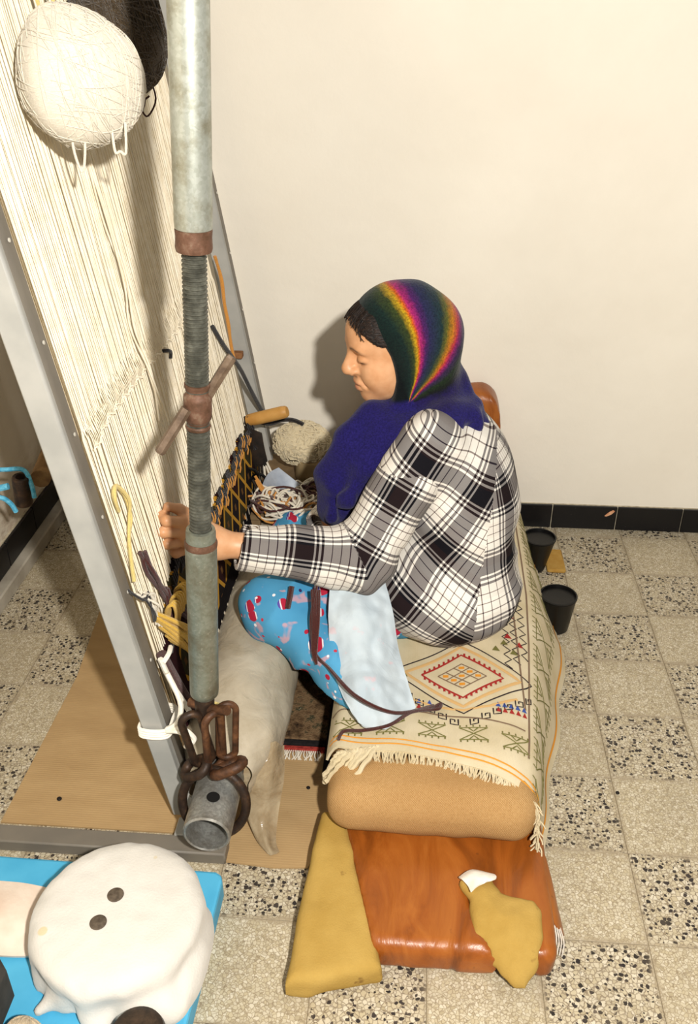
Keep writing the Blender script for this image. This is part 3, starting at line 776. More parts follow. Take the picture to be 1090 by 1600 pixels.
# finished rug rolled on the lower roller, wrapped in plastic
rr = thing('plastic_wrapped_roll', 'rolled finished rug under clouded plastic on the lower loom roller', 'roll')
nU, nV = 90, 64; G = np.zeros((nU, nV+1, 3))
for i, t_ in enumerate(np.linspace(0, 1, nU)):
    y = -1.205+t_*1.06
    r0 = np.interp(y, [-1.205,-1.17,-1.13,-1.08,-1.02,-.9,-.15], [.060,.078,.098,.105,.109,.110,.104])
    for j in range(nV+1):
        a = 2*PI*j/nV
        w = float(vnoise(np.array([y*1.0]), np.array([math.cos(a)*.11]), np.array([math.sin(a)*.11]), (9,14,14), 4.0)[0])
        w2 = float(vnoise(np.array([y]), np.array([math.cos(a)*.11]), np.array([math.sin(a)*.11]), (26,30,30), 9.0)[0])
        k_ = np.interp(y, [-1.205,-1.1,-1.0], [1.8,1.0,.55])
        r = r0+k_*(.0055*w+.0028*w2)
        G[i,j] = (RX+.004+r*math.cos(a)*.98, y, max(.022, RZ+.002+r*math.sin(a)*.98))
m_ = MB(); m_.grid(G); m_.build('plastic_cover', M['plastic'], rr)
fp = patch([[(-.765,-1.16,.20),(-.715,-1.135,.185),(-.700,-1.10,.14)],
            [(-.768,-1.19,.15),(-.722,-1.175,.135),(-.695,-1.145,.10)],
            [(-.775,-1.185,.09),(-.735,-1.19,.075),(-.702,-1.175,.05)],
            [(-.768,-1.195,.045),(-.735,-1.215,.035),(-.705,-1.20,.02)],
            [(-.742,-1.235,.016),(-.722,-1.245,.02),(-.703,-1.232,.008)],
            [(-.715,-1.262,.008),(-.706,-1.266,.010),(-.693,-1.255,.007)]], 30, 16)
fp[:,:,2] += .004*np.sin(np.linspace(0,14,16))[None,:]*np.linspace(1,.2,30)[:,None]
fp[:,:,2] = np.maximum(fp[:,:,2], .0075)
MB().grid(fp, .0012).build('plastic_flap', M['film'], rr)

# ------------------------------------------------------------------ the seat
LXL, LXR = -.605, -.178
cu = thing('leather_cushion', 'torn tan leather cushion with yellow foam showing, lying on the floor under the sack', 'cushion')
TP = np.array([(-.347,-1.356),(-.318,-1.346),(-.284,-1.348),(-.270,-1.378),(-.214,-1.388),(-.202,-1.405),(-.200,-1.450),(-.210,-1.485),(-.232,-1.516),(-.252,-1.514),(-.292,-1.486),(-.318,-1.452),(-.326,-1.42),(-.328,-1.39)])
def poly_sd(X, Y, P):
    d = np.full(X.shape, 1e9, np.float32); s_ = np.ones(X.shape, np.float32); n_ = len(P)
    for k in range(n_):
        a, b = P[k], P[k-1]; e = b-a; wx, wy = X-a[0], Y-a[1]; t = np.clip((wx*e[0]+wy*e[1])/(e@e), 0, 1)
        d = np.minimum(d, (wx-e[0]*t)**2+(wy-e[1]*t)**2)
        c1 = Y >= a[1]; c2 = Y < b[1]; c3 = e[0]*wy > e[1]*wx
        s_ = np.where((c1 & c2 & c3) | (~c1 & ~c2 & ~c3), -s_, s_)
    return s_*np.sqrt(d)
def f_tongue(X, Y, Z):
    d = poly_sd(X, Y, TP)+.004*vnoise(X, Y, Z*0, 60, 2.0)
    zc = np.interp(Y, [-1.52,-1.50,-1.47,-1.43,-1.38,-1.34], [.016,.034,.060,.074,.080,.080])+.010*np.clip(-d/.05,0,1)
    return smax(d*.9, np.abs(Z-zc)-.013, .014)+.0015*vnoise(X, Y, Z, 40, 5.0)
def f_leather(X, Y, Z):
    yb_ = -1.487+.0*X
    f = s_box(X, Y, Z, (-.372,-.80,.037), (.197,.687,.037), .026)
    f = f+.004*vnoise(X, Y, Z, (16,5,10), 2.0)+.0022*vnoise(X, Y, Z, (40,14,20), 5.0)
    f = f-.006*np.exp(-((X-.28*(Y+1.25)*-1+.36)/.012)**2)*0
    # crease running down the panel
    cr = np.exp(-((X+.345-.32*(Y+1.45))/.006)**2)
    yy = (Y+1.555)/.33
    tear = (-.476-.088*np.clip(yy,0,1.4))-X
    f = smax(f+.004*cr, np.where(Y < -1.16, tear, -1.0), .004)
    return smax(f, np.where(Y < -1.36, -(poly_sd(X, Y, TP)+.006), -1.0), .004)
sdf_obj('leather_cover', f_leather, (-.60,-1.51,-.004), (-.15,-.08,.10), .006, M['leather'], cu)
def f_foamL(X, Y, Z):
    # slab with slanting right side
    yy = (Y+1.555)/.33
    xl = -.640+.025*np.clip(yy,0,1.2)-.012*np.clip(yy,0,1)*(1-yy); xr = -.464-.095*np.clip(yy,0,1.2)
    bottom = -1.553+.33*np.maximum(X+.60,0)*.9
    zt = .060+.018*np.clip(yy,0,1)
    f = np.maximum(np.maximum(xl-X, X-xr)*.95, np.maximum(bottom-Y, Y+1.20))
    f = smax(f, np.maximum(.004-Z, Z-zt), .022)
    return f+.0025*vnoise(X, Y, Z, 28, 3.0)
sdf_obj('foam_slab', f_foamL, (-.67,-1.58,-.004), (-.43,-1.17,.10), .0045, M['foam'], cu)
# torn foam tongue at the right corner
sdf_obj('foam_tongue', f_tongue, (-.37,-1.53,.0), (-.18,-1.32,.13), .0035, M['foam'], cu)
G = patch([[(-.345,-1.352,.079),(-.322,-1.338,.084),(-.290,-1.343,.084)],[(-.340,-1.362,.087),(-.316,-1.350,.094),(-.281,-1.351,.091)],
           [(-.330,-1.378,.091),(-.312,-1.366,.099),(-.280,-1.362,.096)],[(-.326,-1.392,.0945),(-.316,-1.384,.0985),(-.298,-1.372,.0995)]], 14, 14)
G[...,2] += .010
MB().grid(G, .003).build('torn_lining', M['lining'], cu)
G = patch([[(-.192,-1.25,.070),(-.176,-1.27,.055),(-.172,-1.27,.03)],[(-.185,-1.32,.066),(-.168,-1.33,.046),(-.162,-1.33,.02)],[(-.195,-1.375,.070),(-.170,-1.375,.05),(-.158,-1.372,.022)],[(-.188,-1.392,.06),(-.166,-1.405,.035),(-.153,-1.40,.010)]], 20, 12)
MB().grid(G, .003).build('leather_flap', M['leather'], cu)
fz = MB()
for k in range(7):
    x = -.186+.004*k; fz.tube(spline([(x,-1.385-.002*k,.055-.004*k),(x+.004,-1.41-.003*k,.03),(x+.002,-1.425-.002*k,.004)], 8), .0011, 4)
tag(fz.build('torn_threads', M['lining'], cu, True, False), None, None, kind='stuff')
# backrest part against the wall
bk = thing('wall_cushion', 'worn tan leather backrest cushion standing against the wall behind the woman', 'cushion')
def f_back(X, Y, Z):
    x1 = np.interp(Z, [.0,.2,.42,.5], [-.165,-.190,-.210,-.235]); 
    f = np.maximum(np.maximum(X-x1, -.58-X), np.maximum(-.045-Y, Y-.046))
    f = smax(f, np.maximum(.076-Z, Z-(.495+.06*(X+.28)*-1*0-.25*np.maximum(X+.262,0))), .035)
    return f+.004*vnoise(X, Y, Z, 15, 8.0)
sdf_obj('leather_cover', f_back, (-.60,-.07,.06), (-.14,.055,.53), .007, M['leather'], bk)
G = patch([[(-.212,-.052,.26),(-.186,-.03,.27),(-.172,-.005,.25)],[(-.205,-.055,.19),(-.170,-.035,.205),(-.150,-.01,.20)],[(-.196,-.058,.12),(-.168,-.04,.125),(-.155,-.015,.12)]], 12, 10)
MB().grid(G, .003).build('torn_backing', M['khaki'], bk)
# burlap sack
def f_burlap(X, Y, Z):
    f = s_box(X, Y, Z, (-.398,-.72,.131), (.199,.552,.053), .047)
    f = f+.005*vnoise(X, Y, Z, (9,9,5), 1.0)+.0025*vnoise(X, Y, Z, (26,26,16), 6.0)
    return f-.012*np.exp(-((Y+1.2)/.07)**2-((X+.38)/.14)**2)
sk = sdf_obj('burlap_sack', f_burlap, (-.63,-1.31,.055), (-.16,-.14,.22), .006, M['burlap'])
tag(sk, 'stuffed burlap sack cushion lying on the leather cushion under the rug', 'cushion')

# kilim rug draped over the sack and down to the floor
KX0 = -.606
def k_xt(t): return np.interp(t, [-1.19,-1.095,-.787,-.6,-.05], [-.222,-.210,-.182,-.172,-.17])
def k_xf(t): return np.interp(t, [-1.30,-1.19,-1.08,-.85,-.59,-.35,-.05], [-.180,-.166,-.145,-.095,-.052,-.075,-.10])
def k_front(s): return np.interp(s, [0,.25,.6,.85,1.0,1.25,1.5], [-1.15,-1.165,-1.178,-1.205,-1.225,-1.255,-1.275])
def kil(s, v):
    """s 0..1 across the top, 1..1.5 down the right side; v 0 (wall) .. 1 (front hem)"""
    t = -.09+(k_front(s)+.09)*v
    xt = float(k_xt(t)); xf = float(k_xf(t))
    zt = .2005+.003*math.sin(9*t)+.004*math.sin(14*s+3*t)-.012*np.clip((t+1.13)/-.09,0,1)**2+.010*math.exp(-((t+1.17)/.07)**2-((s-.55)/.35)**2)
    if s <= 1:
        x = KX0+(xt-KX0)*s; z = zt-.045*max(0,1-s/.07)**2
        return np.array([x, t, z-.010*max(0,(s-.9)/.1)**2])
    q = (s-1)/.5; zt -= .010
    P = [np.array([xt,zt]), np.array([xt+.045,zt-.012]), np.array([xf-.03,.055]), np.array([xf,.0105])]
    b_ = (1-q)**3*P[0]+3*(1-q)**2*q*P[1]+3*(1-q)*q*q*P[2]+q**3*P[3]
    return np.array([b_[0]+.005*math.sin(26*t)*q, t, b_[1]+.003*math.sin(18*t+2)*q*(1-q)*4])
km = thing('kilim_rug', 'cream flatwoven rug with embroidered diamond and fringe spread over the sack', 'rug')
G = np.array([[kil(s, v) for v in np.linspace(0,1,90)] for s in np.linspace(0,1.5,80)])
MB().grid(G, .005).build('weave', M['kilim'], km)
def knorm(s, v):
    e = .004; du = kil(min(s+e,1.5), v)-kil(max(s-e,0), v); dv = kil(s, min(v+e,1))-kil(s, max(v-e,0)); n_ = np.cross(dv, du); n_ /= np.linalg.norm(n_)
    return n_ if n_[2] > 0 or s > 1.3 else -n_
def sv(x, y):
    s = (x-KX0)/(float(k_xt(y))-KX0); v = (y+.09)/(float(k_front(min(s,1.5)))+.09); return s, v
class Stitch:
    def __init__(s): s.m = {k: MB() for k in ('e_black','e_red','e_blue','e_green','e_orange','e_tan','e_brown')}
    def line(s, col, pts, w=.0022, closed=False, raw=False):
        w = w*1.35
        """pts in rug (x,y) metres on top, or raw (s,v)"""
        P = list(pts)+([pts[0]] if closed else []); Q = []
        for a, b in zip(P[:-1], P[1:]):
            n_ = max(2, int(math.hypot(b[0]-a[0], b[1]-a[1])/(.012 if not raw else .02)))
            for k in range(n_): Q.append((a[0]+(b[0]-a[0])*k/n_, a[1]+(b[1]-a[1])*k/n_))
        Q.append(P[-1]); W = []
        for q in Q:
            s_, v_ = q if raw else sv(*q)
            if not (0.01 < s_ < 1.49 and 0 <= v_ <= .995): 
                if len(W) > 1: s._rib(col, W, w)
                W = []; continue
            nn = knorm(s_, v_); W.append((kil(s_, v_)+nn*.0036, nn))
        if len(W) > 1: s._rib(col, W, w)
    def _rib(s, col, W, w):
        P = np.array([a for a, _ in W]); N = np.array([b for _, b in W]); Tn = np.gradient(P, axis=0); S = np.cross(N, Tn); S /= np.linalg.norm(S, axis=1)[:,None]+1e-9
        G_ = np.stack([P-S*w/2, P+N*.0007, P+S*w/2], 1); s.m[col].grid(G_, 0)
    def fill(s, col, pts):
        W = []
        for q in pts:
            s_, v_ = sv(*q); s_ = min(max(s_,.01),1.49); v_ = min(max(v_,0),.99); W.append(kil(s_, v_)+knorm(s_, v_)*.0040)
        s.m[col].add(W, [tuple(range(len(W)))])
st = Stitch(); cx, cy = -.333, -.925
def dia(hw, hh, c=(cx,cy)): return [(c[0]-hw,c[1]),(c[0],c[1]-hh),(c[0]+hw,c[1]),(c[0],c[1]+hh)]
# medallion
st.line('e_red', dia(.088,.070), .0035, True)
for k in range(4):
    p = dia(.088,.070); a, b = np.array(p[k]), np.array(p[(k+1)%4])
    for q in np.linspace(.08,.92,8):
        c_ = a+(b-a)*q; o = c_-np.array([cx,cy]); o = o/np.linalg.norm(o); st.line('e_red', [tuple(c_), tuple(c_+np.array([0,math.copysign(.010, o[1])]))], .0035)
st.line('e_tan', dia(.125,.098), .006, True)
st.line('e_black', dia(.155,.120), .0025, True)
for i in range(4):
    st.line('e_brown', [(cx-.052+.0173*i, cy+.0+.0133*i), (cx+.0+.0173*i, cy-.040+.0133*i)], .0022)
    st.line('e_brown', [(cx-.052+.0173*i, cy-.0133*i), (cx+.0+.0173*i, cy+.040-.0133*i)], .0022)
for i in range(3):
    for j in range(3):
        c_ = (cx-.035+.0173*(i+j), cy+.0133*(j-i)); 
        if (i+j) % 2 == 0 or i == 1: st.fill('e_orange', [(c_[0]-.006,c_[1]-.004),(c_[0]+.006,c_[1]-.004),(c_[0]+.006,c_[1]+.004),(c_[0]-.006,c_[1]+.004)])
# greek key under the medallion and zigzags at the right
for side in (-1, 1):
    for k in range(6):
        x0 = cx+side*(.012+.024*k); y0 = cy-.137+.018*k
        st.line('e_black', [(x0,y0),(x0,y0-.018),(x0+side*.016,y0-.013),(x0+side*.016,y0+.002),(x0+side*.007,y0-.001),(x0+side*.007,y0-.008)], .0022)
for q, off in enumerate((0, .02, .04)):
    st.line('e_black', [(-.232+off+ (.010 if k % 2 else -.006), -.50-.0155*k+.02*q) for k in range(26)], .0022)
for q, off in enumerate((0, .02)):
    st.line('e_black', [(-.56+off+ (.010 if k % 2 else -.006), -.70-.0155*k) for k in range(18)], .0022)
st.line('e_brown', [(-.205+.0*k, -.20-.03*k) for k in range(28)], .003)
st.line('e_brown', [(-.60+.0105*k, -1.045+ (-.0015*max(0,k-18))) for k in range(38)], .003)
st.line('e_tan', [(-.52,-.99),(-.40,-1.02),(cx,-1.035),(-.28,-1.02),(-.22,-.985)], .005)
for k in range(9):
    x = -.262+.0135*(k-4) if k > 3 else -.47+.022*k
    for col, y0 in (('e_blue',-1.012),('e_red',-1.028)):
        st.fill(col, [(x-.0055,y0-.007),(x+.0055,y0-.007),(x,y0+.008)])
for (x, y, col) in ((-.235,-.80,'e_green'),(-.255,-.825,'e_green'),(-.215,-.83,'e_green'),(-.225,-.775,'e_red'),(-.20,-.80,'e_red'),(-.46,-.93,'e_green'),(-.215,-.70,'e_red'),(-.235,-.72,'e_green')):
    st.fill(col, [(x-.009,y-.008),(x+.009,y-.008),(x,y+.010)])
# green crossed motifs along the front border and down the right side
def motif(f, col='e_green', w=.0021, sx=1.0):
    for p in ([(-.028,-.022),(.028,.022)], [(-.028,.022),(.028,-.022)], [(-.028,-.022),(.028,-.022)], [(-.028,.022),(.028,.022)], [(-.010,-.022),(0,-.008),(.010,-.022)], [(-.010,.022),(0,.008),(.010,.022)]):
        f(col, p, w)
    for k in (-.026,-.013,0,.013,.026):
        f(col, [(k,.024),(k,.031)], w); f(col, [(k,-.024),(k,-.031)], w)
for k in range(5):
    c_ = (-.565+.083*k, -1.098-.012*max(0,k-2.2)); motif(lambda col, p, w: st.line(col, [(c_[0]+a, c_[1]+b*.85) for a, b in p], w))
for k in range(11):
    v0 = .985-.088*k; motif(lambda col, p, w: st.line(col, [(1.19+b*4.2, v0+a*1.25) for a, b in p], w, False, True))
# orange stitching along the hem and edge
for dv in (.972, .984):
    st.line('e_orange', [(s_, dv) for s_ in np.linspace(.02, 1.42, 40)], .0026, False, True)
st.line('e_orange', [(1.43, v_) for v_ in np.linspace(.02, .985, 60)], .006, False, True)
st.line('e_brown', [(1.02, v_) for v_ in np.linspace(.02, .93, 60)], .003, False, True)
for k, m_ in st.m.items():
    if m_.v: tag(m_.build('embroidery', M[k], km, True, False), None, None, kind='stuff')
# fringe along the hem: short cream ends, and a thick twisted tassel at the left corner
fz = MB(); rg_ = np.random.default_rng(5)
for s_ in np.linspace(.16, 1.46, 210):
    p = kil(float(s_), .998); L_ = rg_.uniform(.016,.034); d = np.array([rg_.normal(0,.007), -.55*L_, -.75*L_ if s_ < 1.05 else -.35*L_])
    q = p+d; q[2] = max(q[2], .006)
    fz.tube(spline([p+[0,.003,.001], p+d*.5+[rg_.normal(0,.002),-.003,.004], q], 6), .0015, 4)
tag(fz.build('fringe', M['kilim'], km, True, False), None, None, kind='stuff')
tw = MB()
for k in range(11):
    a = np.array([-.505-.0075*k, -1.152-.001*k, .207-.0012*k]); e_ = np.array([-.586-.0022*k+rg_.normal(0,.004), -1.232+.006*k+rg_.normal(0,.004), .125+.002*k+rg_.normal(0,.006)])
    mid = a*.5+e_*.5+np.array([rg_.normal(0,.003),-.016+.001*k,.022-.001*k]); tw.tube(spline([a, mid, e_], 16)+np.array([[.0015*math.sin(q*2.1+k),0,.0015*math.cos(q*2.1+k)] for q in range(16)]), .0052, 7)
tw.build('corner_tassel', M['kilim'], km)

# two black tumblers and a tan block by the skirting
def cup(loc, tilt, label, h=.085, r0=.034, r1=.046):
    b_ = MB().lathe([(.0,.0),(r0*.9,.0),(r0,.004),(r1-.002,h-.006),(r1,h-.004),(r1,h),(r1-.004,h+.001),(r1-.005,h-.007),(.0,h-.0075)], (0,0,0), (0,0,1), 40)
    o = b_.build('tumbler', M['black_plastic']); o.location = loc; o.rotation_euler = tilt
    return tag(o, label, 'cup', 'black tumblers behind the woman')
cup((-.062,-.475,.0015), (0,0,0), 'black plastic tumbler beside the rug edge, nearer the camera', .108, .036, .049)
cup((-.083,-.195,.0015), (0,0,0), 'black plastic tumbler close to the black skirting tiles', .112, .024, .048)
tb = MB().bbox((-.052,-.215,.001),(.002,-.10,.014),.004); tag(tb.build('wooden_block', M['tan_block']), 'small flat tan block on the floor behind the far tumbler', 'block')

# ------------------------------------------------------------------ foreground left
bo = MB()
poly = [(-1.50,-1.333),(-.80,-1.341),(-.788,-1.347),(-.784,-1.36),(-.792,-1.90),(-1.50,-1.90)]
bo.prism(poly, .0, .05); o = bo.build('blue_board', M['blue_board'], None, False)
bv = o.modifiers.new('bevel', 'BEVEL'); bv.width = .006; bv.segments = 2
tag(o, 'flat blue plastic board on the floor at the lower left', 'board')
DC = (-.925,-1.512); DR = .148; DT = .165
def f_drum(X, Y, Z):
    a = np.arctan2(Y-DC[1], X-DC[0]); rad = np.sqrt((X-DC[0])**2+(Y-DC[1])**2)
    low = np.clip((.15-Z)/.08, 0, 1)
    rr_ = DR-.016*low**1.2+low*.010*(np.sin(7*a+1)+.6*np.sin(13*a+2+20*Z))+low*.010*vnoise(X,Y,Z,22,2.0)
    top = DT+.004*(1-(rad/DR)**2)
    f = smax((rad-rr_)*.9, Z-top, .035); f = np.maximum(f, .056-Z)
    # hanging corner on the right and gathered knot on the lower left
    f = smin(f, s_ell(X, Y, Z, (-.795,-1.535,.085), (.028,.088,.040)), .02)
    f = smin(f, s_ell(X, Y, Z, (-.845,-1.628,.085), (.060,.032,.036)), .025)
    f = smin(f, s_cap(X, Y, Z, (-.93,-1.640,.075), (-.918,-1.668,.066), .018, .012), .03)
    f = smin(f, s_cap(X, Y, Z, (-1.005,-1.615,.072), (-1.03,-1.635,.062), .016, .008), .03)
    return f+.0035*vnoise(X, Y, Z, (30,30,22), 7.0)*low+.0012*vnoise(X, Y, Z, 55, 8.0)
dm = sdf_obj('cloth_covered_basin', f_drum, (-1.11,-1.74,.052), (-.75,-1.34,.19), .0045, M['towel'])
tag(dm, 'round basin covered with white towelling cloth on the blue board', 'basin')
tw = patch([[(-.80,-1.44,.085),(-.775,-1.445,.056),(-.768,-1.45,.053)],[(-.80,-1.50,.075),(-.772,-1.51,.055),(-.764,-1.515,.053)],[(-.80,-1.55,.08),(-.775,-1.56,.056),(-.765,-1.565,.053)],[(-.81,-1.60,.075),(-.785,-1.61,.056),(-.778,-1.612,.053)]], 20, 10)
tw[...,0] -= .020
MB().grid(tw, .003).build('cloth_corner', M['towel'], dm)
for (x, y, lb) in ((-.932,-1.492,'upper dark coin lying on the white cloth of the basin'), (-.945,-1.545,'lower dark coin lying on the white cloth of the basin')):
    z_ = DT+.004*(1-(math.hypot(x-DC[0], y-DC[1])/DR)**2)
    tag(MB().lathe([(.0,0),(.0125,0),(.014,.0008),(.014,.0018),(.0128,.0024),(.0,.0022)], (x, y, z_-.0005), (0,0,1), 28).build('coin', M['coin']), lb, 'coin', 'coins on the basin cloth')
G = patch([[(-1.24,-1.40,.056),(-1.15,-1.405,.062),(-1.085,-1.41,.056)],[(-1.24,-1.47,.066),(-1.15,-1.475,.075),(-1.078,-1.47,.060)],[(-1.22,-1.54,.056),(-1.13,-1.548,.062),(-1.075,-1.54,.055)]], 18, 24)
tag(MB().grid(G, .006).build('folded_cloth', M['pink']), 'pale pink folded cloth beside the basin at the left edge', 'cloth')
tag(MB().lathe([(.0,0),(.040,0),(.043,.006),(.043,.060),(.040,.070),(.030,.076),(.0,.077)], (-.845,-1.690,.051), (0,0,1), 36).build('tin_pot', M['tin']), 'dark brown tin pot on the blue board below the basin', 'pot')
ball('wool_ball', (-1.028,-1.695,.086), .034, M['wool_beige'], 'small beige wool ball at the lower left corner of the board', 60, .0014, 12, lumps=.006)
dk = MB().bbox((-1.20,-1.80,.052),(-1.075,-1.60,.16),.02); dko = dk.build('dark_bag', M['grey_dark']); tag(dko, 'dark grey padded bag at the bottom left corner', 'bag')

# ------------------------------------------------------------------ behind the loom, left wall
pl = MB().tube(spline([(-1.42,-.30,.47),(-1.385,-.42,.462),(-1.36,-.57,.455)], 12), .024, 14)
tag(pl.build('wooden_pole', M['pole']), 'old wooden pole end behind the near upright of the loom', 'pole')
stb = thing('rusty_weight', 'rusty pipe stub hung in blue rope beside the left wall', 'weight')
MB().lathe([(.0,-.045),(.019,-.045),(.021,-.042),(.021,.03),(.019,.034),(.012,.034),(.012,.02),(.0,.02)], (-1.383,-.625,.458), (.12,-.1,1), 24).build('pipe_stub', M['rust_d'], stb)
rb = MB()
rb.tube(spline([(-1.60,-.66,.470),(-1.50,-.62,.497),(-1.42,-.62,.505),(-1.375,-.615,.503),(-1.356,-.63,.475),(-1.352,-.635,.44)], 30), .0055, 8)
rb.tube(spline([(-1.60,-.68,.455),(-1.50,-.66,.463),(-1.44,-.65,.468),(-1.405,-.646,.475)], 20), .008, 8)
rb.tube(spline([(-1.60,-.69,.445),(-1.50,-.67,.44),(-1.43,-.66,.452),(-1.408,-.65,.432),(-1.40,-.645,.405)], 20), .006, 8)
rb.build('rope', M['rope'], stb)

# ------------------------------------------------------------------ weaver's things at the far end
hb = thing('weaving_comb', 'rug beater comb with round wooden handle and black iron blade at far warp edge', 'comb')
h0 = np.array([-.912,-.225,.466]); h1 = np.array([-.797,-.235,.503]); hd = (h1-h0)/np.linalg.norm(h1-h0)
MB().lathe([(.0,0),(.0125,0),(.0165,.006),(.0175,.03),(.0175,.105),(.016,.117),(.013,.121),(.0,.121)], h0, hd, 24).build('handle', M['wood'], hb)
G = patch([[(-.935,-.235,.462),(-.905,-.245,.455),(-.868,-.245,.440)],[(-.930,-.24,.41),(-.895,-.25,.40),(-.862,-.25,.395)],[(-.925,-.245,.35),(-.885,-.255,.345),(-.852,-.255,.345)]], 12, 10)
MB().grid(G, .008).build('blade', M['iron_blk'], hb)
tth = MB()
for k in range(8): tth.box((-.921+.008*k,-.262,.318),(-.917+.008*k,-.254,.352))
tth.build('teeth', M['iron_blk'], hb, False)
MB().lathe([(.0,-.012),(.014,-.012),(.014,.012),(.0,.012)], h0-hd*.004, hd, 16).build('ferrule', M['iron_blk'], hb)
sc = thing('scissors', 'pair of scissors with black ring handles standing among the yarn', 'scissors')
rgp = lambda c: [(c[0]+.018*math.cos(a), c[1]-.006*math.sin(a), c[2]+.018*math.sin(a)) for a in np.linspace(0,2*PI,28,endpoint=False)]
MB().tube(rgp((-.893,-.315,.352)), .0042, 8, True, True).build('ring_handle', M['black_plastic'], sc)
MB().tube(rgp((-.872,-.300,.328)), .0042, 8, True, True).build('ring_handle', M['black_plastic'], sc)
MB().tube([(-.888,-.315,.334),(-.866,-.318,.286),(-.853,-.322,.252)], [.0045,.004,.001], 6).build('blade', M['iron_blk'], sc)
sh = mat_simple('stool_wood', '6E5A40', '8A7252', 20, .8)
stl = thing('low_crate', 'low wooden crate carrying the yarn and tools at the far end of the loom', 'crate')
MB().bbox((-.885,-.40,.255),(-.62,-.03,.27),.003).build('top_board', sh, stl)
for (x, y) in ((-.87,-.385),(-.64,-.385),(-.87,-.05),(-.64,-.05)): MB().box((x-.012,y-.012,.0),(x+.012,y+.012,.255)).build('leg', sh, stl, False)
# cream skein standing on a khaki tin
def skein(c, R, label):
    t = thing('yarn_skein', label, 'yarn'); rg2 = np.random.default_rng(21)
    def fn(X, Y, Z): return s_ell(X, Y, Z, c, R)+.008*vnoise(X, Y, Z, 24, 2.0)
    sdf_obj('yarn_mass', fn, np.array(c)-np.array(R)*1.3, np.array(c)+np.array(R)*1.3, .005, M['wool_cream'], t)
    m_ = MB()
    for k in range(260):
        u = rg2.normal(size=3); u /= np.linalg.norm(u); p = np.array(c)+u*np.array(R)*1.0; pts = [p]
        d = rg2.normal(size=3)
        for q in range(7):
            d = d+rg2.normal(size=3)*.9; d -= u*(d@u); d /= np.linalg.norm(d); p = p+d*.008; u = (p-np.array(c))/np.array(R); u /= np.linalg.norm(u); p = np.array(c)+u*np.array(R)*rg2.uniform(1.0,1.10); pts.append(p)
        m_.tube(spline(pts, 14), .0022, 5, False)
    tag(m_.build('strands', M['wool_cream'], t, True, False), None, None, kind='stuff'); return t
skein((-.772,-.145,.365), (.078,.065,.058), 'tangled cream yarn skein standing on the khaki tin near the wall')
tag(MB().lathe([(.0,0),(.05,0),(.052,.004),(.049,.055),(.047,.06),(.0,.06)], (-.740,-.165,.2705), (0,0,1), 28).build('tin', M['khaki']), 'khaki tin under the cream yarn skein', 'tin')
G = patch([[(-.868,-.305,.300),(-.845,-.312,.350),(-.815,-.312,.372)],[(-.842,-.325,.292),(-.815,-.335,.338),(-.785,-.330,.358)],[(-.812,-.335,.285),(-.785,-.345,.318),(-.755,-.335,.335)]], 16, 16)
wr = MB().grid(G, .004); G2 = patch([[(-.868,-.305,.300),(-.842,-.325,.292),(-.812,-.335,.285)],[(-.872,-.30,.285),(-.845,-.328,.276),(-.815,-.34,.275)]], 6, 10); wr.grid(G2, .004)
tag(wr.build('wrapper', M['paper']), 'crumpled blue grey wrapper standing beside the scissors', 'wrapper')
def tangle(label, c, R, cols, n, seed, r=.003, name='yarn_tangle'):
    t = thing(name, label, 'yarn'); rg2 = np.random.default_rng(seed)
    for col, cnt in cols:
        m_ = MB()
        for k in range(cnt):
            a0 = rg2.uniform(0,6.28); rr_ = rg2.uniform(.45,1.0); cc = np.array(c)+rg2.normal(0,.25,3)*np.array(R)
            pts = [cc+np.array([R[0]*rr_*math.cos(a0+q), R[1]*rr_*math.sin(a0+q), R[2]*rg2.uniform(-.6,1.0)]) for q in np.linspace(0, rg2.uniform(3,5.5), 8)]
            pts = [np.array([p[0], p[1], max(p[2], .276)]) for p in pts]
            m_.tube(spline(pts, 30), r, 6)
        m_.build('strands', M[col], t, True, False)
    return t
tangle('tangle of white, orange and brown yarn on the crate before the wrapper', (-.80,-.385,.298), (.078,.055,.030), (('y_white',22),('y_orange',9),('y_brown',5)), 20, 31)
tangle('white and dark brown yarn ends near the plaid right sleeve', (-.725,-.30,.295), (.05,.04,.018), (('y_white',6),('y_brown',6)), 12, 33)
strand('yarn_strand', 'black yarn ends lying behind the comb handle toward the skein', [(-.895,-.17,.44),(-.86,-.15,.425),(-.83,-.14,.432),(-.795,-.15,.438),(-.765,-.16,.43)], M['y_black'], .006, 24)
strand('yarn_strand', 'white yarn strand running down the far rug edge', [lp(-.215,.43,.02), lp(-.235,.39,.03), lp(-.25,.35,.04), lp(-.29,.31,.055), lp(-.32,.29,.07)], M['y_white'], .003, 24, copies=3, spread=.006, seed=15)
strand('yarn_strand', 'orange yarn strand hanging from the scissors into the tangle', [(-.876,-.325,.345),(-.865,-.335,.325),(-.850,-.345,.312),(-.835,-.36,.305)], M['y_orange'], .004, 16, copies=2, spread=.003, seed=16)
strand('yarn_strand', 'black and white yarn ends at the comb blade', [lp(-.235,.475,.014), lp(-.24,.45,.022), lp(-.245,.425,.024), lp(-.25,.40,.026)], M['y_black'], .003, 16, copies=4, spread=.005, seed=17)

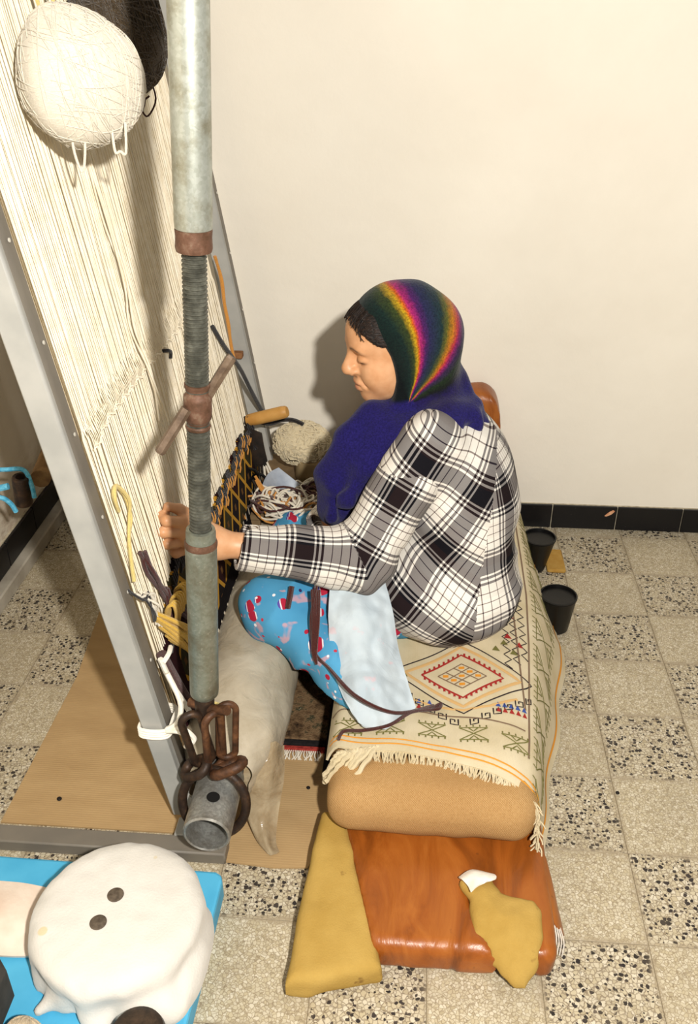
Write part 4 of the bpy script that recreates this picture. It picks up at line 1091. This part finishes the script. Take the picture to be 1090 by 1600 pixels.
# ------------------------------------------------------------------ the woman
def m_skin():
    n = NT('skin'); co = n.coord('World')
    c = n.ramp(n.noise(co, 38, 4), [(.3,'C68F64'),(.7,'D6A47C')])
    c = n.mix(n.math('MULTIPLY', n.attr('lip'), .75), c, 'A85F4C')
    c = n.mix(n.attr('brow'), c, '4A2E1E')
    n.b.inputs['Subsurface Weight'].default_value = .08; n.b.inputs['Subsurface Radius'].default_value = (.012,.005,.003)
    return n.done(c, .42, 0, n.bump(n.noise(co, 420, 3), .12, .001), .4)
def m_plaid():
    n = NT('plaid_flannel')
    def prof(a, P):
        f = n.math('FRACT', n.math('DIVIDE', a, P))
        return n.ramp(f, [(0,1.0),(.26,0.0),(.29,1.0),(.335,0.0),(.365,1.0),(.395,0.0),(.50,.75),(.512,0.0),(.62,.8),(.632,0.0),(.74,.75),(.752,0.0),(.86,1.0),(.895,0.0),(.93,1.0),(.972,0.0)], 'CONSTANT')
    u, v = n.attr('pu'), n.attr('pv')
    a, b = prof(u, .150), prof(v, .140)
    s = n.math('MULTIPLY', n.math('ADD', a, b), .5)
    c = n.ramp(s, [(0,'E2DDD4'),(.36,'8A807A'),(.5,'7C7876'),(.75,'28222A'),(.9,'121116')], 'CONSTANT')
    br = n.math('LESS_THAN', n.math('FRACT', n.math('DIVIDE', v, .0625)), .5)
    c = n.mix(n.math('MULTIPLY', br, .15), c, n.mix(.5, c, '5A3424'))
    co = n.coord('World')
    tw = n.wave(n.mapping(co, (1,1,1), (.6,.5,.78)), 190, 1.0, 'X')
    nor = n.bump(tw, .15, .001)
    return n.done(c, .92, 0, nor, .1)
def m_skirt():
    n = NT('blue_print_cotton'); co = n.coord('World')
    c = n.ramp(n.noise(co, 7, 3), [(.3,'3E88B4'),(.7,'5AA2C8')])
    pk = n.ramp(n.noise(co, 26, 2, .5, .5), [(.60,0.0),(.66,.75)]); c = n.mix(pk, c, 'C99AA0')
    v = n.voro(co, 19, 'F1', .85)
    d = n.node('ShaderNodeVectorMath', operation='SUBTRACT'); n.link(co, d.inputs[0])
    n.link(v.outputs['Position'], d.inputs[1])
    cs = n.node('ShaderNodeSeparateColor'); n.link(v.outputs['Color'], cs.inputs[0])
    rad = n.math('MULTIPLY_ADD', cs.outputs[0], .26, .16)
    dotm = n.math('LESS_THAN', v.outputs['Distance'], rad)
    sp = n.sep(d.outputs[0])
    ang = n.math('FRACT', n.math('DIVIDE', n.math('ADD', n.math('ADD', sp[0], n.math('MULTIPLY', sp[2], .4)), .1), .034))
    dc = n.ramp(ang, [(0,'A8243C'),(.38,'E6E2E4'),(.48,'5A4A9C'),(.72,'D8D4DC'),(.8,'A8243C')], 'CONSTANT')
    c = n.mix(dotm, c, dc)
    v2 = n.voro(co, 55, 'F1', 1.0); c2 = n.node('ShaderNodeSeparateColor'); n.link(v2.outputs['Color'], c2.inputs[0])
    sd = n.math('MULTIPLY', n.math('LESS_THAN', v2.outputs['Distance'], .22), n.math('GREATER_THAN', c2.outputs[0], .72))
    c = n.mix(sd, c, n.ramp(c2.outputs[1], [(0,'E8E8EC'),(.5,'2E2A5A'),(.75,'B83848')], 'CONSTANT'))
    return n.done(c, .85, 0, n.bump(n.noise(co, 300, 3), .1, .001), .15)
def m_flap():
    n = NT('pale_blue_cloth_reverse'); co = n.coord('World')
    c = n.ramp(n.noise(co, 12, 4), [(.3,'AEBBC4'),(.7,'C2CCD2')])
    c = n.mix(n.ramp(n.noise(co, 30, 3), [(.66,0.0),(.74,.5)]), c, 'D8AEB4')
    return n.done(c, .9, 0, n.bump(n.noise(n.mapping(co,(1,1,.4)), 22, 4, .6, .8), .35, .006), .1)
def m_scarf():
    n = NT('rainbow_wool_scarf'); co = n.coord('World')
    s = n.math('ADD', n.attr('band'), n.math('MULTIPLY', n.math('SUBTRACT', n.noise(co, 70, 5, .7), .5), .055))
    c = n.ramp(s, [(0,'1E1A58'),(.14,'241C50'),(.19,'1A1C1A'),(.24,'22301E'),(.31,'38284A'),(.36,'7A2260'),(.41,'B8383E'),(.45,'C07A1C'),(.50,'5E5E24'),(.54,'1C3434'),(.62,'2A2A4E'),(.66,'4A205A'),(.71,'A8286A'),(.75,'C8561E'),(.79,'B89420'),(.84,'3A4420'),(.90,'182A26'),(1.0,'0E1414')])
    c = n.mix(n.attr('tail'), c, '231E5E')
    spk = n.ramp(n.noise(co, 260, 3, .7), [(.35,.55),(.62,0.0)]); c = n.mix(spk, c, '0A0A10')
    return n.done(c, .95, 0, n.bump(n.noise(co, 160, 4, .7), .5, .004), .05, .12)
M['skin'] = m_skin(); M['plaid'] = m_plaid(); M['skirt'] = m_skirt(); M['flap'] = m_flap(); M['scarf'] = m_scarf()
_n = NT('dark_brown_hair'); _c = _n.coord('World'); _w = _n.noise(_n.mapping(_c, (.35,1.6,1.0), (0,.5,0)), 210, 3, .6, .5)
M['hair'] = _n.done(_n.ramp(_w, [(.35,'080505'),(.7,'2A1A11')]), .55, 0, _n.bump(_w, .8, .004), .3)
M['cuff_dark'] = mat_simple('dark_knit_cuff', '15181A', '24282A', 90, .95)

wom = thing('person', 'woman in plaid jacket and rainbow headscarf sitting at the loom, hand on the warp', 'person')
# pose (metres)
HIPL, HIPR = np.array([-.38,-.72,.285]), np.array([-.38,-.57,.285])
KNL, KNR = np.array([-.755,-.825,.290]), np.array([-.755,-.45,.235])
ANL, ANR = np.array([-.535,-1.02,.222]), np.array([-.56,-.62,.225])
SHL, SHR = np.array([-.425,-.745,.660]), np.array([-.44,-.48,.65])
ELL, ELR = np.array([-.560,-.835,.432]), np.array([-.545,-.43,.41])
WRL, WRR = np.array([-.842,-.897,.500]), np.array([-.690,-.63,.355])
NECK = np.array([-.455,-.622,.69])
# head frame: X forward (face), Y her left, Z up
psi, th, rl = math.radians(19), math.radians(12), math.radians(0)
fw = np.array([-math.cos(psi)*math.cos(th), -math.sin(psi)*math.cos(th), -math.sin(th)])
upv = np.array([0,0,1.0])-fw*fw[2]; upv /= np.linalg.norm(upv); lf = np.cross(upv, fw)
HR = np.stack([fw, lf, upv], 1); HC = np.array([-.607,-.642,.786])-HR@np.array([.113,0,-.030])

def f_head(X, Y, Z):
    Ya = np.abs(Y)
    f = s_ell(X, Y, Z, (-.012,0,.030), (.096,.074,.082))
    f = smin(f, s_ell(X, Y, Z, (.030,0,-.030), (.060,.060,.082)), .03)
    f = smin(f, s_ell(X, Y, Z, (.034,0,-.074), (.046,.050,.040)), .03)
    f = smin(f, s_ell(X, Y, Z, (.070,0,-.098), (.018,.022,.018)), .025)          # chin
    f = smin(f, s_ell(X, Ya, Z, (.050,.036,-.040), (.030,.024,.030)), .025)      # cheeks
    f = smin(f, s_ell(X, Y, Z, (.040,0,.045), (.050,.058,.042)), .03)           # forehead
    f = smin(f, s_ell(X, Ya, Z, (.078,.024,.021), (.014,.024,.011)), .02)        # brow
    f = smax(f, -s_ell(X, Ya, Z, (.100,.031,.000), (.018,.019,.014)), .018)      # eye sockets
    f = smin(f, s_ell(X, Ya, Z, (.0745,.032,-.002), (.0135,.0165,.0125)), .004)  # closed lids
    f = smax(f, -s_cap(X, Ya, Z, (.0885,.019,-.0085), (.080,.049,-.007), .0018, .0016), .003)
    f = smin(f, s_cap(X, Y, Z, (.084,0,.016), (.107,0,-.022), .0085, .0115), .014)  # nose
    f = smin(f, s_ell(X, Y, Z, (.107,0,-.029), (.0125,.0135,.0115)), .008)
    f = smin(f, s_ell(X, Ya, Z, (.094,.0145,-.034), (.0135,.0095,.010)), .007)
    f = smax(f, -s_ell(X, Ya, Z, (.100,.008,-.0425), (.006,.004,.0035)), .003)
    f = smin(f, s_ell(X, Y, Z, (.080,0,-.062), (.014,.028,.016)), .016)          # muzzle
    f = smin(f, s_ell(X, Y, Z, (.0920,0,-.0600), (.0085,.022,.0070)), .004)      # upper lip
    f = smin(f, s_ell(X, Y, Z, (.0905,0,-.0745), (.0095,.019,.0078)), .004)      # lower lip
    f = smax(f, -s_ell(X, Y, Z, (.1005,0,-.0668), (.012,.027,.0016)), .0025)     # mouth line
    f = smax(f, -s_cap(X, Ya, Z, (.098,.020,-.040), (.082,.032,-.066), .0025, .002), .010)  # fold beside the nose
    f = smin(f, s_cap(X, Y, Z, (-.022,0,-.06), (-.055,0,-.19), .052, .055), .03)  # neck
    return f
def a_head(V):
    x, y, z = V.T; ya = np.abs(y)
    up = np.exp(-(((z+.0615)/.0058)**2+(y/.021)**2)**2)*(x > .078); lo = np.exp(-(((z+.0735)/.0060)**2+(y/.0165)**2)**2)*(x > .078)
    zb = .0215+.004*np.sin(np.clip((ya-.014)/.036,0,1)*PI)-.003*np.clip((ya-.03)/.02,0,1)
    br = np.exp(-((z-zb)/.0032)**2)*np.clip((ya-.012)/.006,0,1)*np.clip((.052-ya)/.008,0,1)*(x > .03)*.85
    ls = np.exp(-((z+.0085)/.0028)**2)*np.exp(-((ya-.033)/.014)**4)*(x > .05)*1.0
    return dict(lip=np.maximum(up, lo), brow=np.clip(br+ls, 0, 1))
parts = []
def grab(fn, lo, hi, h, attrs=None, xf=None):
    X, Y, Z = gridpts(lo, hi, h); V, Q = nets(fn(X, Y, Z), lo, h); A = attrs(V) if attrs else dict(lip=np.zeros(len(V)), brow=np.zeros(len(V)))
    if xf is not None: V = V@xf[0].T+xf[1]
    parts.append((V, Q, A))
grab(f_head, (-.13,-.10,-.20), (.14,.10,.13), .0024, a_head, (HR, HC))
# left hand: palm, four curled fingers of different length, thumb
W = WRL
FING = [([-.902,-.934,.571],[-.938,-.950,.583],[-.953,-.936,.585],[-.948,-.915,.580]),
        ([-.907,-.938,.551],[-.946,-.955,.559],[-.959,-.938,.558],[-.950,-.914,.553]),
        ([-.905,-.936,.529],[-.941,-.953,.531],[-.954,-.937,.528],[-.946,-.914,.525]),
        ([-.898,-.930,.508],[-.928,-.944,.503],[-.940,-.932,.499],[-.935,-.914,.498])]
FR = [.0105,.0108,.0102,.0090]
def f_hand(X, Y, Z):
    f = s_cap(X, Y, Z, W+(ELL-W)*.5, W, .033, .0265)
    palm = None
    for k, (c, r) in enumerate(zip(FING, FR)):
        b = W+np.array([-.012,-.004,.018-.010*k])
        q = s_cap(X, Y, Z, b, c[0], .019, .0135); palm = q if palm is None else smin(palm, q, .018)
    f = smin(f, palm, .022)
    for c, r in zip(FING, FR):
        g = s_cap(X, Y, Z, c[0], c[1], r*1.12, r); g = smin(g, s_cap(X, Y, Z, c[1], c[2], r, r*.92), .004); g = smin(g, s_cap(X, Y, Z, c[2], c[3], r*.92, r*.78), .004)
        g = smin(g, s_ell(X, Y, Z, c[1], (r*1.08,r*1.05,r*1.05)), .004)
        f = smin(f, g, .0045)
    t0, t1, t2, t3 = np.array([-.862,-.892,.524]), np.array([-.893,-.902,.565]), np.array([-.920,-.915,.590]), np.array([-.940,-.925,.602])
    g = smin(s_cap(X, Y, Z, t0, t1, .017, .0125), s_cap(X, Y, Z, t1, t2, .0125, .0110), .006); g = smin(g, s_cap(X, Y, Z, t2, t3, .011, .0085), .005)
    return smin(f, g, .012)
grab(f_hand, (-.985,-.98,.42), (-.69,-.86,.64), .0026)
# the rest of the body, hidden by the clothes but continuous under them
def f_body(X, Y, Z):
    f = s_ell(X, Y, Z, (-.33,-.65,.30), (.10,.145,.09))
    f = smin(f, s_ell(X, Y, Z, (-.36,-.62,.47), (.085,.125,.16)), .06)
    f = smin(f, s_cap(X, Y, Z, SHL+[0,.03,-.02], SHR+[0,-.03,-.02], .045, .045), .05)
    f = smin(f, s_cap(X, Y, Z, NECK-[0,0,.06], NECK+[-.02,0,.05], .042, .042), .04)
    for S_, E_, W_ in ((SHL,ELL,WRL),(SHR,ELR,WRR)):
        f = smin(f, s_cap(X, Y, Z, S_, E_, .045, .036), .03); f = smin(f, s_cap(X, Y, Z, E_, W_+(E_-W_)*.3, .036, .028), .015)
    f = smin(f, s_ell(X, Y, Z, WRR, (.045,.035,.022)), .02)
    for H_, K_, A_ in ((HIPL,KNL,ANL),(HIPR,KNR,ANR)):
        f = smin(f, s_cap(X, Y, Z, H_, K_, .075, .05), .04); f = smin(f, s_cap(X, Y, Z, K_, A_, .048, .032), .02)
    return f
grab(f_body, (-.86,-1.08,.17), (-.20,-.33,.78), .009)
nv = 0; VV = []; QQ = []; AL = []; AB = []
for V, Q, A in parts: VV.append(V); QQ.append(Q+nv); nv += len(V); AL.append(A['lip']); AB.append(A['brow'])
me = vq_mesh('body', np.concatenate(VV), np.concatenate(QQ))
me.attributes.new('lip','FLOAT','POINT').data.foreach_set('value', np.concatenate(AL).astype(np.float32))
me.attributes.new('brow','FLOAT','POINT').data.foreach_set('value', np.concatenate(AB).astype(np.float32))
link('body', me, M['skin'], wom, True, False)

# hair at the forehead
def f_hair(X, Y, Z):
    f = f_head(X, Y, Z)-.0065
    hl_ = .084-.50*np.maximum(np.abs(Y)-.015,0)-.9*np.maximum(np.abs(Y)-.045,0)+.003*np.sin(230*Y)       # hairline height
    f = smax(f, (hl_-Z)*.9, .006)
    f = f+.0008*vnoise(X,Y,Z,60,1.0)
    return smax(f, -.005-Z, .01)
sdf_obj('hair', f_hair, (-.12,-.10,-.04), (.12,.10,.14), .0026, M['hair'], wom, None, (HR, HC))

hs = MB(); rgh = np.random.default_rng(3)
for k in range(70):
    yy_ = rgh.uniform(-.055,.062); zl_ = .084-.50*max(abs(yy_)-.015,0)-.9*max(abs(yy_)-.045,0); pts = []
    for q in range(7):
        z_ = zl_-.004+.007*q; y_ = yy_*(1-.05*q)+.002*math.sin(q+k)
        xs_ = np.linspace(0,.13,120).astype(np.float32); fv = f_head(xs_, np.full(120,y_,np.float32), np.full(120,z_,np.float32))
        ins_ = np.where(fv < .0065)[0]; x_ = xs_[ins_[-1]] if len(ins_) else 0.0
        pts.append(HR@np.array([x_+.0012, y_, z_])+HC)
    hs.tube(spline(pts, 12), .0007, 4, False)
tag(hs.build('hair_strands', M['hair'], wom, True, False), None, None, kind='stuff')

# headscarf: hood, nape, wrap under the chin, corner on the back, hanging front end
def to_loc(p): return HR.T@(np.array(p)-HC)
TAIL = [to_loc(p) for p in ((-.545,-.665,.690),(-.595,-.695,.640),(-.632,-.700,.560),(-.630,-.705,.480))]
TAIL2 = [to_loc(p) for p in ((-.530,-.690,.675),(-.555,-.725,.610),(-.585,-.730,.530))]
SHB = [to_loc(p) for p in ((-.40,-.675,.690),(-.350,-.655,.685),(-.318,-.63,.662))]
SHB2 = [to_loc(p) for p in ((-.50,-.56,.70),(-.41,-.53,.715),(-.345,-.57,.690))]
def f_scarf(X, Y, Z):
    f = s_ell(X, Y, Z, (-.020,0,.033), (.108,.086,.095))
    f = smin(f, s_ell(X, Y, Z, (.018,0,-.035), (.066,.073,.098)), .03)
    f = smin(f, s_ell(X, Y, Z, (-.100,0,-.005), (.055,.060,.060)), .05)     # gathered hair at the back
    f = smin(f, s_cap(X, Y, Z, (-.05,0,-.03), (-.082,0,-.13), .070, .066), .05)
    f = smin(f, s_cap(X, Y, Z, (.01,0,-.10), (-.05,0,-.165), .062, .075), .03)
    # opening for the face
    e = .026+.030*np.clip((Z-.0)/.09,0,1)**1.3+.010*np.clip((-.06-Z)/.05,0,1)
    op = e-X+.35*np.maximum(np.abs(Y)-.045,0)*0
    cut = smax(op, np.maximum(-.128-Z, Z-.20), .008)
    f = smax(f, -cut, .006)
    w = .0035*np.sin(55*(X+.8*Z)+3*vnoise(X,Y,Z,9,2.))*np.clip((-.0-Z)/.05,0,1)+.0025*vnoise(X,Y,Z,(22,22,22),5.)
    f = smin(f, s_ell(X, Y, Z, to_loc((-.430,-.655,.690)), (.118,.098,.040)), .03)
    for A_, r0, r1 in ((TAIL,.040,.034),(TAIL2,.034,.026),(SHB,.036,.024)):
        n_ = len(A_)-1
        for k in range(n_):
            ra = r0+(r1-r0)*k/n_; rb_ = r0+(r1-r0)*(k+1)/n_; f = smin(f, s_cap(X, Y, Z, A_[k], A_[k+1], ra, rb_), .022)
    w = w+.006*np.sin(95*Y+60*X+2*vnoise(X,Y,Z,9,4.))*np.clip((-.14-Z)/.04,0,1)
    return f+w
def a_scarf(V):
    x, y, z = V.T
    kx, kz = .009, -.109                              # where the stripes meet, under the jaw
    dx, dz = -(x-kx), z-kz; r = np.hypot(dx, dz); ang = np.degrees(np.arctan2(dz, dx))
    s = (ang+9-122*np.clip(r-.083,-.04,.4))                  # stripes curl back over the crown
    b = np.interp(s, [-30,6,14,24,32,36,39,43,47,54,64,69,73,76.5,82,92,110], [.05,.14,.19,.24,.31,.36,.41,.45,.49,.55,.62,.67,.71,.78,.85,.93,1.0])
    tl = np.clip((-.118-z)/.012,0,1); tl = np.maximum(tl, (x > .0)*np.clip((-.100-z)/.008,0,1)); tl = np.maximum(tl, (x > .045)*(z < -.08)*1.0)
    return dict(band=b, tail=tl)
allp = np.array(TAIL+TAIL2+SHB+SHB2); lo = np.minimum(allp.min(0)-.06, [-.19,-.12,-.26]); hi = np.maximum(allp.max(0)+.06, [.11,.12,.16])
sdf_obj('headscarf', f_scarf, lo, hi, .0036, M['scarf'], wom, a_scarf, (HR, HC))

# jacket
CUF = WRL+(ELL-WRL)*.115; CUR = WRR+(ELR-WRR)*.12
def f_jacket(X, Y, Z, part='T'):
    f = s_ell(X, Y, Z, (-.345,-.700,.300), (.146,.190,.125))
    f = smin(f, s_ell(X, Y, Z, (-.43,-.755,.315), (.12,.125,.105)), .06)
    f = smin(f, s_ell(X, Y, Z, (-.350,-.655,.46), (.132,.180,.19)), .06)
    f = smin(f, s_ell(X, Y, Z, (-.380,-.615,.585), (.123,.172,.120)), .05)
    f = smin(f, s_cap(X, Y, Z, SHL+[.0,.02,0], SHR+[0,-.02,0], .054, .054), .06)
    f = smin(f, s_cap(X, Y, Z, SHL, SHL+(ELL-SHL)*.22, .066, .072), .03); f = smin(f, s_cap(X, Y, Z, SHR, SHR+(ELR-SHR)*.22, .066, .072), .03)
    tor = f+.009*vnoise(X, Y, Z, (10,10,8), 3.0)+.006*(np.abs(np.sin(24*(Z+.55*X)+3.5*vnoise(X,Y,Z,6,1.)))-.5)*np.clip((.58-Z)/.15,0,1)
    def sleeve(S_, E_, C_, seed):
        S2 = S_+(E_-S_)*.26; g = s_cap(X, Y, Z, S2, E_, .071, .067); g2 = s_cap(X, Y, Z, E_, C_, .066, .049)
        ax = (C_-E_)/np.linalg.norm(C_-E_)
        tt = (X-C_[0])*ax[0]+(Y-C_[1])*ax[1]+(Z-C_[2])*ax[2]
        g2 = smax(g2, tt, .004)
        core = s_cap(X, Y, Z, C_-ax*.03, C_+ax*.06, .041, .041); g2 = smax(g2, -np.maximum(core, -tt-.03), .003)
        g = smin(g, g2, .03)
        de = np.sqrt((X-E_[0])**2+(Y-E_[1])**2+(Z-E_[2])**2)
        wr = .0045*np.sin(95*(.75*X+.35*Z)+3*vnoise(X,Y,Z,9,seed))*np.exp(-(de/.10)**2)
        return g+1.4*wr+.006*vnoise(X, Y, Z, (16,12,14), seed)
    if part == 'L': return sleeve(SHL, ELL, CUF, 2.0)
    if part == 'R': return sleeve(SHR, ELR, CUR, 6.0)
    f = tor
    f = smax(f, -s_cap(X, Y, Z, NECK+[-.03,0,.03], NECK+[-.08,0,.12], .05, .07), .02)
    return np.maximum(f, .193-Z)
def a_jacket(V, part):
    def arm(P, S_, E_, C_):
        d1, d2 = E_-S_, C_-E_; L1, L2 = np.linalg.norm(d1), np.linalg.norm(d2); u1, u2 = d1/L1, d2/L2
        t1 = np.clip((P-S_)@u1, -.05, L1); t2 = np.clip((P-E_)@u2, 0, L2)
        q1 = P-(S_+t1[:,None]*u1); q2 = P-(E_+t2[:,None]*u2); r1 = np.linalg.norm(q1,axis=1); r2 = np.linalg.norm(q2,axis=1)
        fore = r2 < r1; al = np.where(fore, L1+t2, t1)
        def angle(q, u):
            e1 = np.array([0,0,1.0])-u*u[2]; e1 /= np.linalg.norm(e1); e2 = np.cross(u, e1); return np.arctan2(q@e2, q@e1)
        a1, a2 = angle(q1, u1), angle(q2, u2)
        return np.minimum(r1, r2), al, np.where(fore, a2*.058, a1*.070)
    if part != 'T':
        _, al, vl = arm(V, *((SHL, ELL, CUF) if part == 'L' else (SHR, ELR, CUR)))
        return dict(pu=al+.055, pv=vl+.072)
    ang = np.arctan2(V[:,1]+.65, V[:,0]+.36)
    c_, s_ = math.cos(.6), math.sin(.6)
    return dict(back=(ang*.175, V[:,2]+.02), front=(c_*V[:,0]-s_*V[:,2], s_*V[:,0]+c_*V[:,2]))
for part in ('L', 'R'):
    sdf_obj('sleeve', lambda X, Y, Z: f_jacket(X, Y, Z, part), (-.86,-.97,.32) if part == 'L' else (-.86,-.70,.28), (-.33,-.65,.76) if part == 'L' else (-.33,-.38,.76), .0046, M['plaid'], wom, lambda V: a_jacket(V, part))
X, Y, Z = gridpts((-.60,-.97,.18), (-.17,-.40,.78), .0046); V, Q = nets(f_jacket(X, Y, Z), (-.60,-.97,.18), .0046)
me = vq_mesh('jacket', V, Q); A = a_jacket(V, 'T')
lv = np.zeros(len(me.loops), np.int32); me.loops.foreach_get('vertex_index', lv)
pc_ = V[Q].mean(1); fr_ = (pc_[:,0] < -.312+.10*(pc_[:,2]-.3)) & (pc_[:,1] < -.62); frl = np.repeat(fr_, 4)
for nm, q in (('pu',0),('pv',1)):
    val = np.where(frl, A['front'][q][lv], A['back'][q][lv]); me.attributes.new(nm, 'FLOAT', 'CORNER').data.foreach_set('value', val.astype(np.float32))
link('jacket', me, M['plaid'], wom, True, False)

# blue print skirt over both legs, and its turned-back pale side
def f_skirt(X, Y, Z):
    f = s_cap(X, Y, Z, HIPL, KNL, .090, .072)
    f = smin(f, s_cap(X, Y, Z, HIPR, KNR, .09, .065), .06)
    f = smin(f, s_cap(X, Y, Z, KNL, ANL, .072, .045), .035)
    f = smin(f, s_cap(X, Y, Z, KNR, ANR, .065, .05), .03)
    f = smin(f, s_ell(X, Y, Z, (-.55,-.72,.27), (.17,.14,.075)), .06)
    w = .013*(np.abs(np.sin(44*(X*.9-Z*.7+.35*Y)+3.0*vnoise(X,Y,Z,7,2.)))-.6)*np.clip((-.42-X)/.12,0,1)*np.clip((X+.86)/.10,0,1)+.005*vnoise(X,Y,Z,(18,14,18),4.)
    return np.maximum(f+w, .172-Z)
sdf_obj('skirt', f_skirt, (-.87,-1.10,.165), (-.22,-.33,.42), .005, M['skirt'], wom)
FP = np.array([0,-.010,.004])+np.array([[(-.625,-.83,.388),(-.573,-.81,.400),(-.520,-.79,.392)],
      [(-.622,-.905,.345),(-.556,-.905,.362),(-.490,-.875,.338)],
      [(-.610,-.975,.278),(-.542,-.985,.295),(-.474,-.925,.270)],
      [(-.583,-1.045,.236),(-.518,-1.050,.256),(-.450,-.985,.232)],
      [(-.547,-1.092,.214),(-.490,-1.104,.216),(-.432,-1.032,.214)]])
G = patch(FP, 64, 48)
uu, vv = np.meshgrid(np.linspace(0,1,64), np.linspace(0,1,48), indexing='ij')
nn_ = vnoise(G[...,0].astype(np.float32), G[...,1].astype(np.float32), G[...,2].astype(np.float32), 30, 3.0)+.6*vnoise(G[...,0].astype(np.float32), G[...,1].astype(np.float32), G[...,2].astype(np.float32), 65, 8.0)
G[:,:,1] += -.006*np.sin(15*vv+6*uu)*uu-.006*nn_; G[:,:,2] += .004*np.sin(11*vv-5*uu)*uu+.004*nn_
MB().grid(G, .004).build('skirt_flap', M['flap'], wom)

# dark yarn hanging over her knee onto the rug
dy = MB(); rg_ = np.random.default_rng(77)
main = [(-.650,-.885,.392),(-.654,-.945,.352),(-.646,-.985,.300),(-.612,-1.018,.282),(-.552,-1.085,.272),(-.471,-1.095,.242),(-.392,-1.035,.2125)]
for k in range(3): dy.tube(spline(np.array(main)+rg_.normal(0,.002,(7,3)), 50), .0028, 6)
for k in range(5): dy.tube(spline([(-.652+.004*k-.008,-.892,.390),(-.652+.003*k,-.95,.352),(-.650+.002*k,-.988,.305),(-.640,-1.005,.282)], 24), .0028, 6)
dy.tube(spline([(-.392,-1.035,.2105),(-.380,-1.026,.211),(-.384,-1.040,.211),(-.40,-1.046,.212),(-.440,-1.075,.230),(-.484,-1.118,.232),(-.535,-1.130,.226),(-.573,-1.125,.2165),(-.583,-1.145,.212)], 50), .0036, 6)
dy.tube(spline([(-.705,-.875,.385),(-.708,-.89,.365),(-.712,-.90,.345)], 10), .006, 6)
tag(dy.build('dark_yarn', M['y_brown'], None, True, False), 'dark maroon yarn trailing over the blue skirt onto the embroidered rug', 'yarn')
